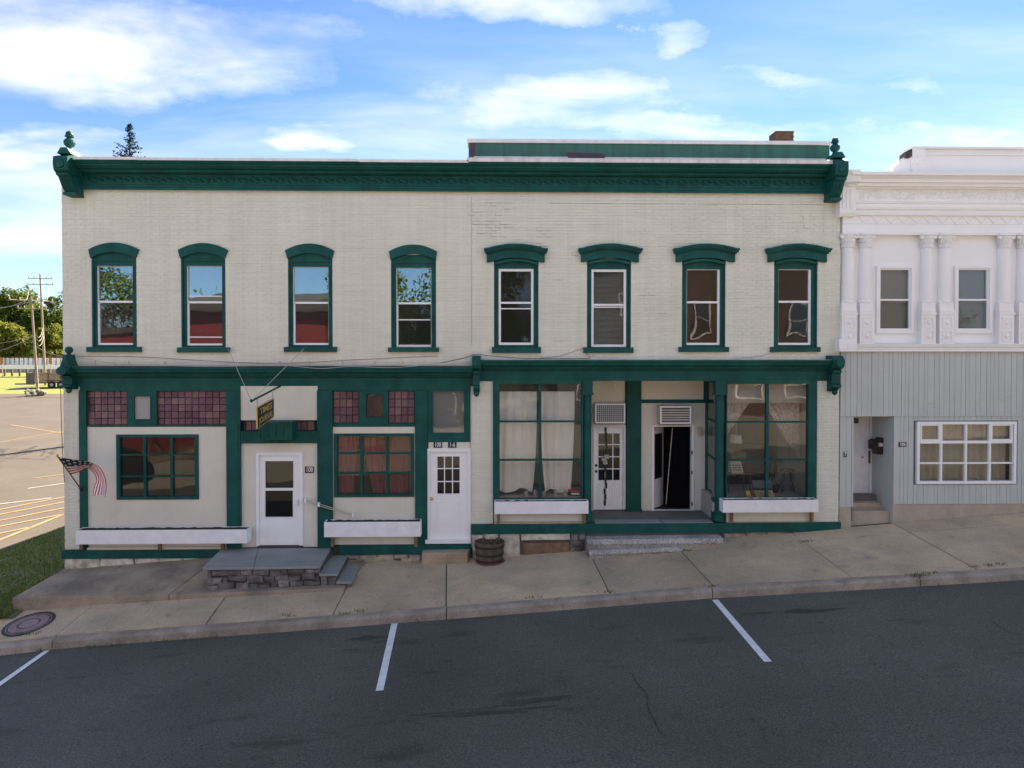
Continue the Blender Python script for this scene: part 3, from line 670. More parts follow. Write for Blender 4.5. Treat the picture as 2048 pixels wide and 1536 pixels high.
# --- end brackets with finials
def bracket(a, b, top, bot, yo, cxp, ball, parent, scale=1.0, fin=True):
    """a, b pixel sides of the block; console below; urn finial on top"""
    x0, x1 = P(a, (top + bot) / 2, -yo)[0], P(b, (top + bot) / 2, -yo)[0]; xm = (x0 + x1) / 2
    zt, zb = P(a, top, -yo)[1], P(a, bot, -yo * .4)[1]; h = zt - zb
    m = MB(); m.prism([(.1, zt), (-yo * .55, zt), (-yo * .8, zt - .06 * h), (-yo, zt - .12 * h), (-yo * 1.02, zt - .3 * h), (-yo * .97, zt - .46 * h), (-yo * .85, zt - .52 * h), (.1, zt - .52 * h)], 'x', x0, x1)
    blk = m.build('bracket', 'green', parent)
    m = MB(); wd = (x1 - x0)
    m.prism([(.1, zt - .525 * h), (-yo * .93, zt - .525 * h), (-yo * .93, zt - .57 * h), (-yo * .8, zt - .6 * h), (-yo * .74, zt - .66 * h), (-yo * .62, zt - .80 * h), (-yo * .42, zt - .94 * h), (-yo * .42, zb), (.1, zb)], 'x', x0 + wd * .10, x1 - wd * .06)
    for k in (.22, .42, .62): m.prism([(-yo * .70, zt - .68 * h), (-yo * .78, zt - .66 * h), (-yo * .48, zt - .93 * h), (-yo * .40, zt - .93 * h)], 'x', x0 + wd * k, x0 + wd * (k + .12))
    m.prism([(.1, zb - .015), (-yo * .52, zb - .015), (-yo * .52, zb + .05 * h), (.1, zb + .05 * h)], 'x', x0 + wd * .07, x1 - wd * .03)
    m.build('console', 'green', blk)
    m = MB(); m.lathe([(.06 * wd, 0), (.26 * wd, .01), (.30 * wd, .02), (.20 * wd, .028), (.1 * wd, .028)], (0, 0, 0), 12, 'y')
    for k in range(6): a_ = k * 1.047; m.tube([(0, .02, 0), (.30 * wd * math.cos(a_), .03, .30 * wd * math.sin(a_))], .02, 5)
    ro = m.build('rosette', 'green', blk, smooth=True); ro.location += Vector((xm, -yo * 1.02 - .02, zt - .3 * h))
    ro.location.y += 0
    m = MB(); r = ball
    m.prism([(x0 + wd * .02, zt), (x1 - wd * .02, zt), (xm + wd * .22, zt + r * 1.1), (xm - wd * .22, zt + r * 1.1)], 'y', -yo * .8, -.02)
    m.lathe([(r * .8, r * .9), (r * .55, r * 1.25), (r * .45, r * 1.6), (r * .85, r * 1.95), (r * 1.0, r * 2.4), (r * .95, r * 2.8), (r * .6, r * 3.15), (r * .45, r * 3.3), (r * .62, r * 3.5), (r * .68, r * 3.9), (r * .5, r * 4.4), (r * .1, r * 4.65)], (xm, -yo * .45, zt), 16)
    for q in range(3):
        for k in range(7):
            a_ = k * .898 + q * .45; rr = r * (.66 - .1 * q); m.lathe([(r * .02, -r * .16), (r * .17, 0), (r * .02, r * .2)], (xm + rr * math.cos(a_), -yo * .45 + rr * math.sin(a_), zt + r * (3.55 + .34 * q)), 5)
    m.build('finial', 'green', blk, smooth=False)
bracket(106, 135, 303, 389, .62, 131, .118, BD)
bracket(1671, 1697, 311, 400, .60, 1677, .108, BD)
# --- shop cornices
SP = [(772, -.03), (756, -.05), (755, -.09), (752, -.10), (751, -.17), (748, -.18), (746, -.22), (744, -.24), (743.5, -.27), (740, -.28), (738, -.30), (733, -.31)]
lx0, lx1 = P(128, 750, -.2)[0], P(945, 750, -.2)[0]
s1 = run('shop_cornice', 'green', BD, prof_px(SP, 500), lx0, lx1)
SP2 = [(762, -.03), (742, -.055), (741, -.09), (738, -.10), (737, -.17), (734, -.18), (732, -.23), (730, -.24), (729.5, -.27), (726, -.28), (724, -.30), (720, -.31)]
rx0, rx1 = P(958, 740, -.2)[0], P(1672, 740, -.2)[0]
s2 = run('shop_cornice', 'green', BD, prof_px(SP2, 1300), rx0, rx1)
zl1, zl2 = prof_px(SP, 500)[-1][1], prof_px(SP2, 1300)[-1][1]
bx('ledge', 'rust', s1, lx0 + .2, lx1, -.29, .02, zl1 - .02, zl1 + .008); bx('ledge', 'oldpaint', s2, rx0, rx1, -.29, .02, zl2 - .02, zl2 + .008)
def console(a, b, top, bot, yo, ball=False, name='shop_bracket', m='green'):
    x0, x1 = P(a, (top + bot) / 2, -yo)[0], P(b, (top + bot) / 2, -yo)[0]; xm = (x0 + x1) / 2; wd = x1 - x0
    zt, zb = P(a, top, -yo)[1], P(a, bot, -yo * .5)[1]; h = zt - zb; q = MB()
    arc = [(-yo * (.55 + .45 * math.sin(t)), zt - .19 * h + .19 * h * math.cos(t)) for t in [i * math.pi / 8 for i in range(9)]]
    q.prism([(.06, zt)] + arc + [(-yo * .62, zt - .42 * h), (.06, zt - .42 * h)], 'x', x0, x1)
    q.prism([(.06, zt - .42 * h), (-yo * .8, zt - .42 * h), (-yo * .8, zt - .47 * h), (-yo * .62, zt - .5 * h), (-yo * .55, zt - .78 * h), (-yo * .75, zt - .82 * h), (-yo * .75, zt - .87 * h), (-yo * .5, zt - .9 * h), (-yo * .3, zb), (.06, zb)], 'x', x0 + wd * .12, x1 - wd * .12)
    ob = q.build(name, m, BD)
    q = MB(); q.lathe([(wd * .36, 0), (wd * .36, -.03), (wd * .25, -.04), (wd * .1, -.03)], (xm, -yo * .98, zt - .19 * h), 14, 'y'); q.build('scroll', m, ob)
    q = MB(); q.lathe([(.01, -.075), (.05, -.05), (.062, -.01), (.05, .03), (.02, .05)], (xm, -yo * .45, zb - .01), 10); q.build('pendant', m, ob, smooth=True)
    if ball:
        q = MB(); q.prism([(x0 + .02, zt - .02), (x1 - .02, zt - .02), (x1 - wd * .3, zt + .13), (xm + .03, zt + .26), (xm - .03, zt + .26), (x0 + wd * .3, zt + .13)], 'y', -yo * .8, .0)
        q.lathe([(.03, .22), (.05, .25), (.035, .28), (.075, .32), (.085, .37), (.06, .42), (.01, .44)], (xm, -yo * .4, zt), 14); q.build('ball_finial', m, ob)
console(112, 137, 733, 779, .42, True)
console(944, 961, 711, 786, .38); console(1668, 1690, 711, 783, .40)

# --- upper windows
def frame_rect(mb, x0, x1, z0, z1, t, ya, yb, tb=None, tt=None):
    tb = t if tb is None else tb; tt = t if tt is None else tt
    mb.box(x0, x0 + t, ya, yb, z0, z1); mb.box(x1 - t, x1, ya, yb, z0, z1); mb.box(x0 + t, x1 - t, ya, yb, z1 - tt, z1); mb.box(x0 + t, x1 - t, ya, yb, z0, z0 + tb); return mb
def arcf(xa, xb, ze, zt):
    xm, hw = (xa + xb) / 2, (xb - xa) / 2
    return lambda x: ze + (zt - ze) * max(0, 1 - ((x - xm) / hw) ** 2)
def blinds(x0, x1, z0, z1, y, m, par, tilt=.5, pitch=.028):
    b = MB(); z = z0
    while z < z1: b.add([(x0, y - .012, z - tilt * .012), (x1, y - .012, z - tilt * .012), (x1, y + .012, z + tilt * .012), (x0, y + .012, z + tilt * .012)], [(0, 1, 2, 3)]); z += pitch
    return stuff(b.build('blind_slats', m, par, fix=False))
for i, u in enumerate(UP):
    fx0, fx1, fz0, fz1 = rect(*[u['f'][k] for k in (0, 2, 1, 3)]); s0, s1_, sz0, sz1 = rect(*[u['s'][k] for k in (0, 2, 1, 3)], .10)
    zm = P((u['s'][0] + u['s'][1]) / 2, u['m'], .10)[1]
    c = MB(); e = .006
    c.box(fx0 + e, s0, .05, .2, fz0, fz1); c.box(s1_, fx1 - e, .05, .2, fz0, fz1); c.box(s0, s1_, .055, .2, sz1, fz1 - .01); c.box(s0, s1_, .055, .2, fz0, sz0)
    c.box(fx0 + e, fx0 + .035, .015, .05, fz0, fz1); c.box(fx1 - .035, fx1 - e, .015, .05, fz0, fz1)
    win = c.build('window', 'green', BD)
    a, b, z0, z1 = rect(*[u['l'][k] for k in (0, 2, 1, 3)], -.07); MB().box(a, b, -.08, .06, z0, z1).build('sill', 'green', win)
    ha, hb, ht, he = u['h']; hx0, hx1 = P(ha, ht, -.03)[0], P(hb, ht, -.03)[0]; zt, ze = P(ha, ht, -.03)[1], P(ha, he, -.03)[1]
    if u['k'] == 'arch':
        zt2 = zt; zee = zt - (zt - ze) * .58; th = .185; m = MB(); n = 14
        top = arcf(hx0, hx1, zee, zt2); vs = []
        for k in range(n + 1):
            t = k / n; x = hx0 + (hx1 - hx0) * t; xi = fx0 + (fx1 - fx0) * t
            zi = zee - th + (zt2 - zee) * .85 * (1 - (2 * t - 1) ** 2)
            vs += [(x, -.045, top(x)), (xi, -.045, zi), (xi, .05, zi), (x, .03, top(x))]
        fs = [(4 * k + q, 4 * k + 4 + q, 4 * k + 4 + (q + 1) % 4, 4 * k + (q + 1) % 4) for k in range(n) for q in range(4)] + [(3, 2, 1, 0), (4 * n, 4 * n + 1, 4 * n + 2, 4 * n + 3)]
        m.add(vs, fs).build('hood', 'green', win)
        m = MB(); xs = lin(fx0 + .01, fx1 - .01, 12); m.ribbon(xs, lambda x: sz1 + .10, lambda x: zee - th + .02 + (zt2 - zee) * .85 * (1 - ((x - (fx0 + fx1) / 2) / ((fx1 - fx0) / 2)) ** 2), .035, .06); m.build('arch_board', 'green', win)
    else:
        wd = hx1 - hx0; xm = (hx0 + hx1) / 2; ar = .10; zE = zt - ar
        lay = [(0, .0, .045, -.20), (.018, .045, .085, -.17), (.04, .085, .115, -.12), (.065, .115, .30, -.075)]
        m = MB()
        for ins, d0, d1, yy in lay:
            xa, xb = hx0 + ins, hx1 - ins; f = arcf(xa + .08, xb - .08, 0, ar); xs = lin(xa, xb, 22)
            m.ribbon(xs, lambda x: zE - d1 + (f(x) if d1 < .2 else max(0, f(x) * 1.0 - .0)), lambda x: zE - d0 + f(x), yy, .02)
        m.build('hood', 'green', win)
        m = MB(); fa = arcf(fx0 + .02, fx1 - .02, 0, .08); m.ribbon(lin(fx0 + .02, fx1 - .02, 16), lambda x: zE - .36 + fa(x), lambda x: zE - .30 + fa(x), -.05, .06); m.build('arch_moulding', 'green', win)
        if i: # weathered mortar on top of the hood
            m = MB(); g2 = random.Random(i)
            for _ in range(16 if i > 4 else 3):
                x = g2.uniform(hx0 + .12, hx1 - .12); z = zE + arcf(hx0 + .08, hx1 - .08, 0, ar)(x); m.box(x, x + g2.uniform(.03, .09), -.10, .01, z, z + g2.uniform(.006, .022))
            m.build('mortar_crumbs', 'rubble', win)
    wf = .075 if i in (4, 5) else (.035 if i in (6, 7) else .028)
    sh = MB(); yS = .105
    if i in (4, 5): frame_rect(sh, s0, s1_, sz0, sz1, .055, .075, .18)
    elif i in (6, 7): frame_rect(sh, s0, s1_, sz0, sz1, .016, .085, .18, .05, .012); sh.box(s1_ - .05, s1_ - .016, .085, .18, sz0 + .05, sz1 - .012)
    else: frame_rect(sh, s0, s1_, sz0, sz1, .012, .085, .18, .045, .006)
    sh.box(s0 + .01, s1_ - .01, .09, .17, zm - .018, zm + .026)
    if i in (0, 1, 2, 3): sh.box(s0 + .012, s0 + .04, .09, .17, sz0 + .04, zm)
    sh.build('sash', 'vinyl', win)
    if i in (1, 4, 5): MB().box(s0 + .02, s1_ - .02, .088, .125, *(lambda q: (q - .012, q + .012))(zm + {1: .14, 4: -.13, 5: -.05}[i])).build('sash_rail', 'vinyl', win)
    if i in (1, 3): MB().box(s0 + .02, s1_ - .02, .088, .125, *(lambda q: (q - .012, q + .012))(zm - {1: .78, 3: .37}[i])).build('sash_rail', 'vinyl', win)
    mu = 'glass_up' if i < 4 else 'glass_dark'
    MB().box(s0 + .008, s1_ - .008, .13, .134, zm, sz1 - .004).build('pane', mu, win)
    MB().box(s0 + .008, s1_ - .008, .115, .119, sz0 + .03, zm).build('pane', 'glass_dark' if i > 2 else 'glass_low', win)
    if i in (5, 7): blinds(s0 + .03, s1_ - .03, sz0 + .04, sz1 - .02, .22, 'blind', win, .9 if i == 5 else .3)
    if i == 6: blinds(s0 + .03, s1_ - .03, sz0 + .04, sz1 - .02, .22, 'blind_brown', win, .8)
    if i == 3: MB().box(s0 + .02, s1_ - .02, .10, .2, sz0 - .0, sz0 + .065).build('stool_board', 'woodbrown', win)

# --- left shopfront
def post(px0, py0, px1, py1, y=-.05, yb=.12, name='pilaster', par=None, m='green'): return pb(name, m, par or BD, px0, py0, px1, py1, y, yb, ref=0)
LF = MB().pbox(161, 768, 941, 781, -.03, .12, ref=0).build('shop_head', 'green', BD)
post(161, 781, 175.5, 1098); 
for a, b, t in ((455, 483, 1094), (636, 666, 1094)):
    p = post(a, 781, b, t, -.07); x0, x1, z0, z1 = rect(a, 781, b, t); m = MB()
    m.box(x0 + .05, x1 - .05, -.078, -.07, z0 + .35, z1 - .05); m.build('face_board', 'green', p)
post(830.5, 781, 855, 1090, -.05)
def tilepanel(px0, py0, px1, py1, nx, nz, par, seed, y=.045):
    x0, x1, z0, z1 = rect(px0, py0, px1, py1, y); dx, dz = (x1 - x0) / nx, (z1 - z0) / nz; g3 = random.Random(seed)
    if not hasattr(tilepanel, 'c'): tilepanel.c = {}
    for i in range(nx):
        for j in range(nz):
            mi = g3.choice([0, 0, 1, 1, 2, 4, 4, 3 if j < nz - 1 else 1, 5]); key = (round(dx, 4), round(dz, 4), mi)
            if key not in tilepanel.c:
                h, k, c = dx / 2 - .003, dz / 2 - .003, .008
                m = MB(); m.add([(-h, .012, -k), (h, .012, -k), (h, .012, k), (-h, .012, k), (-h + c, 0, -k + c), (h - c, 0, -k + c), (h - c, 0, k - c), (-h + c, 0, k - c)], [(4, 5, 6, 7), (0, 1, 5, 4), (1, 2, 6, 5), (2, 3, 7, 6), (3, 0, 4, 7)])
                o = m.build('glass_tile', 'tile%d' % mi, None); tilepanel.c[key] = o.data; bpy.data.objects.remove(o)
            o = piece('glass_tile', tilepanel.c[key], par, (x0 + dx * (i + .5), y + g3.uniform(-.002, .002), z0 + dz * (j + .5)))
def transom(px0, py0, px1, py1, panels, vent, par=BD):
    x0, x1, z0, z1 = rect(px0, py0, px1, py1); t = bx('transom', 'dark', par, x0, x1, .058, .1, z0, z1)
    for k, p in enumerate(panels): tilepanel(*p, t, int(px0) + k)
    for p in panels:
        a, b, c, d = rect(*p[:4], .02); frame_rect(MB(), a - .02, b + .02, c - .02, d + .02, .02, .01, .058).build('tile_frame', 'green', t)
    if vent:
        a, b, c, d = rect(*vent[0]); f = MB(); e, f_, g_, h_ = rect(*vent[1]); f.box(a, e, -.02, .058, c, d); f.box(f_, b, -.02, .058, c, d); f.box(e, f_, -.02, .058, h_, d); f.box(e, f_, -.02, .058, c, g_)
        f.build('vent_frame', 'green', t); frame_rect(MB(), e, f_, g_, h_, .018, -.03, .05).build('vent_sash', 'green', t); bx('vent_pane', vent[2], t, e + .018, f_ - .018, .02, .024, g_ + .018, h_ - .018)
        bx('vent_back', vent[3], t, e, f_, .045, .055, g_, h_)
    return t
transom(175.5, 780, 455, 852, [(176, 782, 255, 850, 6, 5), (315, 782, 453, 850, 10, 5)], ((256, 781, 314, 851), (268, 791, 303, 840), 'glass_white', 'white'))
transom(666, 780, 830.5, 850, [(667, 782, 718, 846, 4, 4), (777, 782, 829, 846, 4, 4)], ((719, 781, 776, 850), (731, 787, 768, 836), 'glass_dark', 'tile2'))
transom(483, 840, 636, 863, [(491, 842, 515, 861, 2, 1), (586, 842, 629, 861, 3, 1)], None)
pb('sign_panel', 'panel', BD, 482.5, 772, 636, 840, -.035, .1, ref=0)
post(483, 862, 636, 886, -.06, .1, 'lintel')
# infill with 3 x 3 window, bay 1 and bay 3
def infill(px0, py0, px1, py1, w_, cols, rows, glassm, fw=6.0):
    X0, X1, Z0, Z1_ = rect(px0, py0, px1, py1); a, b, c, d = rect(*w_, -.02); m = MB()
    m.box(X0, a, .0, .1, Z0, Z1_); m.box(b, X1, .0, .1, Z0, Z1_); m.box(a, b, .0, .1, d, Z1_); m.box(a, b, .0, .1, Z0, c)
    pn = m.build('infill_panel', 'panel', BD)
    wn = frame_rect(MB(), a, b, c, d, .075, -.03, .1, .065, .065).build('shop_window', 'green', BD)
    xs = [a + .075] + [P(v, 930, -.02)[0] for v in cols] + [b - .075]; zs = [c + .065] + [P(w_[0], v, -.02)[1] for v in rows] + [d - .065]
    for x in xs[1:-1]: bx('mullion', 'green', wn, x - .028, x + .028, -.015, .06, zs[0], zs[-1])
    for z in zs[1:-1]:
        for p, q in zip(xs, xs[1:]): bx('glazing_bar', 'green', wn, p + (.028 if p != xs[0] else 0), q - (.028 if q != xs[-1] else 0), -.012, .055, z - .02, z + .02)
    me_ = {}
    for p, q in zip(xs, xs[1:]):
        for r_, s_ in zip(zs, zs[1:]): bx('pane', glassm, wn, p, q, .03, .034, r_, s_)
    return (a, b, c, d)
wA = infill(175.5, 852, 455, 1061, (233, 869, 397, 999), (289, 343), (953, 910), 'glass_dark')
wB = infill(666, 850, 830.5, 1080, (668, 867, 828, 994), (723, 774), (947, 907), 'glass_dark')
pb('transom_rail', 'green', BD, 175.5, 849.5, 455, 853.5, -.012, .0, ref=0); pb('transom_rail', 'green', BD, 666, 847.5, 830.5, 853.5, -.012, .0, ref=0)
x0, x1, z0, z1 = rect(483, 886, 636, 1094); dd = rect(513, 905, 606, 1092)
m = MB(); m.box(x0, dd[0], .0, .1, z0, z1); m.box(dd[1], x1, .0, .1, z0, z1); m.box(dd[0], dd[1], .0, .1, dd[3], z1); m.build('door_panel', 'panel', BD)
def door(fr, leaf, panes, mats=('white', 'white', 'glass_dark'), y=.0, name='door', bars=None, panels=(), fw=.05, back=.1):
    a, b, c, d = rect(*fr, y); e, f, g_, h = rect(*leaf, y + .03); m = MB(); m.box(a, e, y - .03, y + back, c, d); m.box(f, b, y - .03, y + back, c, d); m.box(e, f, y - .03, y + back, h, d)
    dr = m.build(name, mats[0], BD); m = MB(); ps = [rect(*p, y + .03) for p in panes]
    xa, xb = min(p[0] for p in ps), max(p[1] for p in ps); zs = sorted({v for p in ps for v in p[2:]})
    m.box(e + .003, xa, y + .02, y + .07, g_, h); m.box(xb, f - .003, y + .02, y + .07, g_, h); zc_ = g_
    for p in sorted(ps, key=lambda q: q[2]): m.box(xa, xb, y + .02, y + .07, zc_, p[2]); zc_ = p[3]
    m.box(xa, xb, y + .02, y + .07, zc_, h); lf = m.build('leaf', mats[1], dr)
    for p in ps:
        bx('pane', mats[2], dr, p[0], p[1], y + .045, y + .049, p[2], p[3])
        if bars:
            nx, nz = bars; fb = MB()
            frame_rect(fb, p[0], p[1], p[2], p[3], .02, y + .012, y + .06)
            for i in range(1, nx): x = p[0] + (p[1] - p[0]) * i / nx; fb.box(x - .011, x + .011, y + .02, y + .06, p[2], p[3])
            for i in range(1, nz): z = p[2] + (p[3] - p[2]) * i / nz; fb.box(p[0], p[1], y + .021, y + .059, z - .011, z + .011)
            fb.build('glazing_bars', mats[1], dr)
    for p in panels:
        q = rect(*p, y + .02); fb = MB(); frame_rect(fb, *q, .022, y + .010, y + .02); fb.box(q[0] + .05, q[1] - .05, y + .012, y + .02, q[2] + .05, q[3] - .05); bevel(fb.build('door_moulding', mats[1], dr), .006, 2)
    return dr, (e, f, g_, h)
d1, q1 = door((513, 905, 606, 1091), (519.5, 910, 600, 1090), [(531, 922, 587, 976), (530.5, 981, 586, 1034)])
for p in ((531, 922, 587, 976), (530.5, 981, 586, 1034)):
    r_ = rect(*p, .02); frame_rect(MB(), r_[0] - .02, r_[1] + .02, r_[2] - .02, r_[3] + .02, .02, .008, .02).build('glazing_frame', 'vinyl', d1)
m = MB(); hx, hz = P(595, 1003, 0); m.box(hx - .015, hx + .015, -.03, .02, hz - .10, hz + .07); m.tube([(hx, -.03, hz + .05), (hx, -.06, hz + .02), (hx, -.06, hz - .06), (hx, -.03, hz - .08)], .010); m.build('handle', 'vinyl', d1)
d2, q2 = door((851, 897, 941, 1083), (860, 903, 936, 1079), [(873, 911, 921, 989)], bars=(3, 3), panels=[(871, 1003, 921, 1052)])
m = MB(); hx, hz = P(863.5, 997, 0); m.lathe([(.02, .0), (.035, -.004), (.035, -.012), (.015, -.02), (.014, -.04), (.03, -.05), (.034, -.065), (.02, -.08)], (hx, .02, hz), 12, 'y'); m.build('knob', 'brass', d2, smooth=True)
pb('threshold', 'white_wood', d2, 851, 1078, 941, 1086, -.06, .1, ref=0)
# transom window over door 108 1-6
x0, x1, z0, z1 = rect(855, 775, 941, 884); e, f, c, d = rect(866, 782, 928, 866); m = MB()
m.box(x0, e, -.02, .1, z0, z1); m.box(f, x1, -.02, .1, z0, z1); m.box(e, f, -.02, .1, d, z1); m.box(e, f, -.02, .1, z0, c)
tw = m.build('transom_window', 'green', BD); bx('pane', 'glass_frost', tw, e, f, .04, .045, c, d); frame_rect(MB(), e - .03, f + .03, c - .03, d + .03, .03, -.035, -.02).build('bead', 'green', tw); bx('transom_back', 'room', tw, e, f, .14, .16, c, d)
pb('number_board', 'panel', BD, 857, 884, 940, 897, -.01, .1, ref=0)
# base bands and painted stone foot
x0, x1, z0, z1 = rect(129, 1098, 455, 1115); m = MB(); m.box(x0 - .02, P(448, 1100)[0], -.08, .2, z0, z1); m.build('base_band', 'green', BD)
m = MB(); a, b = P(680, 1100)[0], P(942, 1100)[0]; m.box(a, b, -.08, .2, *rect(690, 1088, 942, 1107)[2:]); m.build('base_band', 'green', BD)
pb('sill_strip', 'panel', BD, 176, 1056, 455, 1098, .005, .1, ref=0); pb('sill_strip', 'panel', BD, 666, 1072, 831, 1088, -.04, .1, ref=0)
pb('sill_ledge', 'panel', BD, 176, 1093, 455, 1098, -.05, .02, ref=0)
# --- right shopfront
ZR0 = P(1300, 1046)[1]                    # shop floor, right
def shopwin(px0, px1, glz, mull, rows, y=.0):
    a, b, c, d = rect(px0, 760, px1, 1003); e, f, g_, h = rect(*glz); m = MB(); m.box(a, e, -.05, .1, c, d); m.box(f, b, -.05, .1, c, d); m.box(e, f, -.05, .1, h, d); m.box(e, f, -.05, .1, c, g_)
    wn = m.build('display_window', 'green', BD); x = P(mull, 880)[0]; bx('mullion', 'green', wn, x - .03, x + .03, -.03, .06, g_, h)
    zs = [g_] + [P(glz[0], r_)[1] for r_ in rows] + [h]
    for z in zs[1:-1]: bx('glazing_bar', 'green', wn, e, x - .03, -.025, .05, z - .02, z + .02); bx('glazing_bar', 'green', wn, x + .03, f, -.025, .05, z - .02, z + .02)
    for p, q in ((e, x), (x, f)):
        for r_, s_ in zip(zs, zs[1:]): bx('pane', 'glass_shop', wn, p, q, .02, .024, r_, s_)
    return wn, (e, f, g_, h)
sA, gA = shopwin(986, 1166, (998, 768, 1163, 996), 1080, (920, 843))
sB, gB = shopwin(1451, 1632, (1453, 768, 1615, 995), 1534, (920, 844))
def column(pa, pb_, top, bot):
    x0, x1, z0, z1 = rect(pa, top, pb_, bot, -.06); xm, r_ = (x0 + x1) / 2, (x1 - x0) / 2; m = MB()
    m.box(x0, x1, -.06 - r_ * .2, .14, z1 - .30, z1); m.box(x0 - .02, x1 + .02, -.10, .14, z1 - .34, z1 - .30); m.box(x0 - .01, x1 + .01, -.09, .14, z1 - .12, z1 - .08)
    m.lathe([(r_ * 1.15, z0), (r_ * 1.15, z0 + .12), (r_ * 1.0, z0 + .16), (r_ * 1.08, z0 + .2), (r_ * .9, z0 + .24), (r_ * .86, z1 - .5), (r_ * 1.0, z1 - .42), (r_ * .9, z1 - .40), (r_ * 1.02, z1 - .33), (r_ * 1.02, z1 - .30)], (xm, .03, 0), 20)
    return m.build('column', 'green', BD, smooth=False)
column(1166, 1185, 760, 1043); column(1431, 1451, 760, 1043)
RY = 1.3
def rr(*a): return rect(*a, RY)
bx('entry_head', 'green', BD, P(1160, 760)[0], P(1460, 760)[0], .0, .12, P(1300, 762)[1], Z1 + .12)
ent0, ent1 = P(1180, 900)[0], P(1432, 900)[0]
bx('entry_ceiling', 'panel', BD, ent0 - .3, ent1 + .8, .12, RY + .1, P(1300, 757)[1], P(1300, 757)[1] + .1)
e1 = rr(1176, 750, 1250, 1025); dA = rr(1186.5, 850, 1250, 1019)
m = MB(); m.box(e1[0] - .2, dA[0], RY, RY + .1, e1[2], e1[3]); m.box(dA[0], e1[1], RY, RY + .1, dA[3], e1[3]); m.build('entry_wall', 'panel', BD)
pa = rr(1252, 740, 1281, 1026); m = MB(); m.box(pa[0], pa[1], RY - .10, RY + .1, pa[2], pa[3]); m.box(pa[0] - .02, pa[1] + .02, RY - .13, RY, rr(1252, 802, 1281, 806)[2], rr(1252, 802, 1281, 806)[3]); m.box(pa[0] - .02, pa[1] + .02, RY - .13, RY, pa[2], pa[2] + .12); m.build('entry_pilaster', 'green', BD)
e2 = rr(1281, 740, 1416, 1024); dB = rr(1303, 850, 1387, 1022)
m = MB(); m.box(e2[0], dB[0], RY, RY + .1, e2[2], e2[3]); m.box(dB[1], e2[1], RY, RY + .1, e2[2], e2[3]); m.box(dB[0], dB[1], RY, RY + .1, dB[3], e2[3]); m.build('entry_wall', 'panel', BD)
rl = rr(1281, 799, 1412, 806); m = MB(); m.box(rl[0], rl[1], RY - .03, RY, rl[2], rl[3]); rl2 = rr(1407, 740, 1416, 806); m.box(rl2[0], rl2[1], RY - .03, RY, rl2[2], rl2[3]); m.build('entry_rail', 'green', BD)
d3, q3 = door((1186.5, 850, 1251, 1019), (1188, 854, 1246, 1019), [(1195, 865, 1241, 962)], bars=(3, 4), y=RY, panels=[(1194, 967, 1214, 1013), (1219, 967, 1240, 1013)], mats=('white_wood', 'white_wood', 'glass_dark'), fw=.02)
m = MB()
for py in (931, 943): hx, hz = P(1190, py, RY); m.lathe([(.032, 0), (.032, -.012), (.015, -.02), (.028, -.05), (.02, -.065)], (hx + .03, RY + .02, hz), 10, 'y')
m.build('knob', 'iron', d3, smooth=True)
m = MB(); g4 = random.Random(5)
for i in range(14):
    p = P3(1211 + g4.uniform(-2, 2), 858 + i * 11.3, RY - .01); m.box(p.x - .022, p.x + .022, RY - .02 - .003 * (i % 2), RY + .012, p.z - .068, p.z + .062)
tp = m.build('tape_strip', 'black', d3)
m = MB()
for i in range(5): p = P3(1213 + g4.uniform(-5, 5), 912 + i * 3.5, RY - .03); m.box(p.x - .06, p.x + .05, RY - .035 - i * .002, RY - .02, p.z - .03, p.z + .03)
m.build('paper_scrap', 'lace', d3)
# open doorway: white frame, dark strips, door leaf swung inwards
m = MB(); frame_rect(m, dB[0], dB[1], dB[2], dB[3], .055, RY - .03, RY + .12, .02, .04); d4 = m.build('open_doorway', 'white', BD)
hx = dB[0] + .06; m = MB(); ang = R(52); ca, sa = math.cos(ang), math.sin(ang); wdt = .62
lv = [(0, 0), (wdt, 0), (wdt, .045), (0, .045)]; lv = [(hx + a_ * ca - b_ * sa, RY + .12 + a_ * sa + b_ * ca) for a_, b_ in lv]
m.hexa([(x, y, dB[2] + .03) for x, y in lv], [(x, y, dB[3] - .06) for x, y in lv]); lf = m.build('open_leaf', 'white_wood', d4)
m = MB(); lv2 = [(.1, -.006), (wdt - .1, -.006), (wdt - .1, 0), (.1, 0)]; lv2 = [(hx + a_ * ca - b_ * sa, RY + .12 + a_ * sa + b_ * ca) for a_, b_ in lv2]
m.hexa([(x, y, dB[2] + .75) for x, y in lv2], [(x, y, dB[3] - .25) for x, y in lv2]); m.build('leaf_pane', 'black', d4)
for a_, b_, c_ in ((1338, 1352, 0), (1349, 1384, 1)):
    m = MB(); t0, t1 = P3((1345 if c_ else 1343), 853, RY + .05), P3((1345 if c_ else 1347), 853, RY + .05)
    xa, xb = P(a_, 940, RY + .05)[0], P(b_, 940, RY + .05)[0]; zt, zb = dB[3] - .05, dB[2] + .05; n = 10; vs = []
    for i in range(n + 1):
        t = i / n; l_ = (P(1345, 853, RY)[0] * (1 - t) ** 2 + (P(1336, 1010, RY)[0] if c_ == 0 else P(1349, 1010, RY)[0]) * (1 - (1 - t) ** 2)); r2 = P(1346, 853, RY)[0] + .02 if c_ == 0 else dB[1] - .07; r2 = r2 + (.06 * t if c_ == 0 else -.04 * math.sin(t * 3.1))
        for k in range(7): q = k / 6; vs.append((l_ + (r2 - l_) * q, RY + .16 + .03 * math.sin(q * 14 + t * 2), zt + (zb - zt) * t))
    m.add(vs, [(7 * i + k, 7 * i + k + 1, 7 * i + k + 8, 7 * i + k + 7) for i in range(n) for k in range(6)]); m.build('black_strip_curtain', 'strip', d4, smooth=True, fix=False)
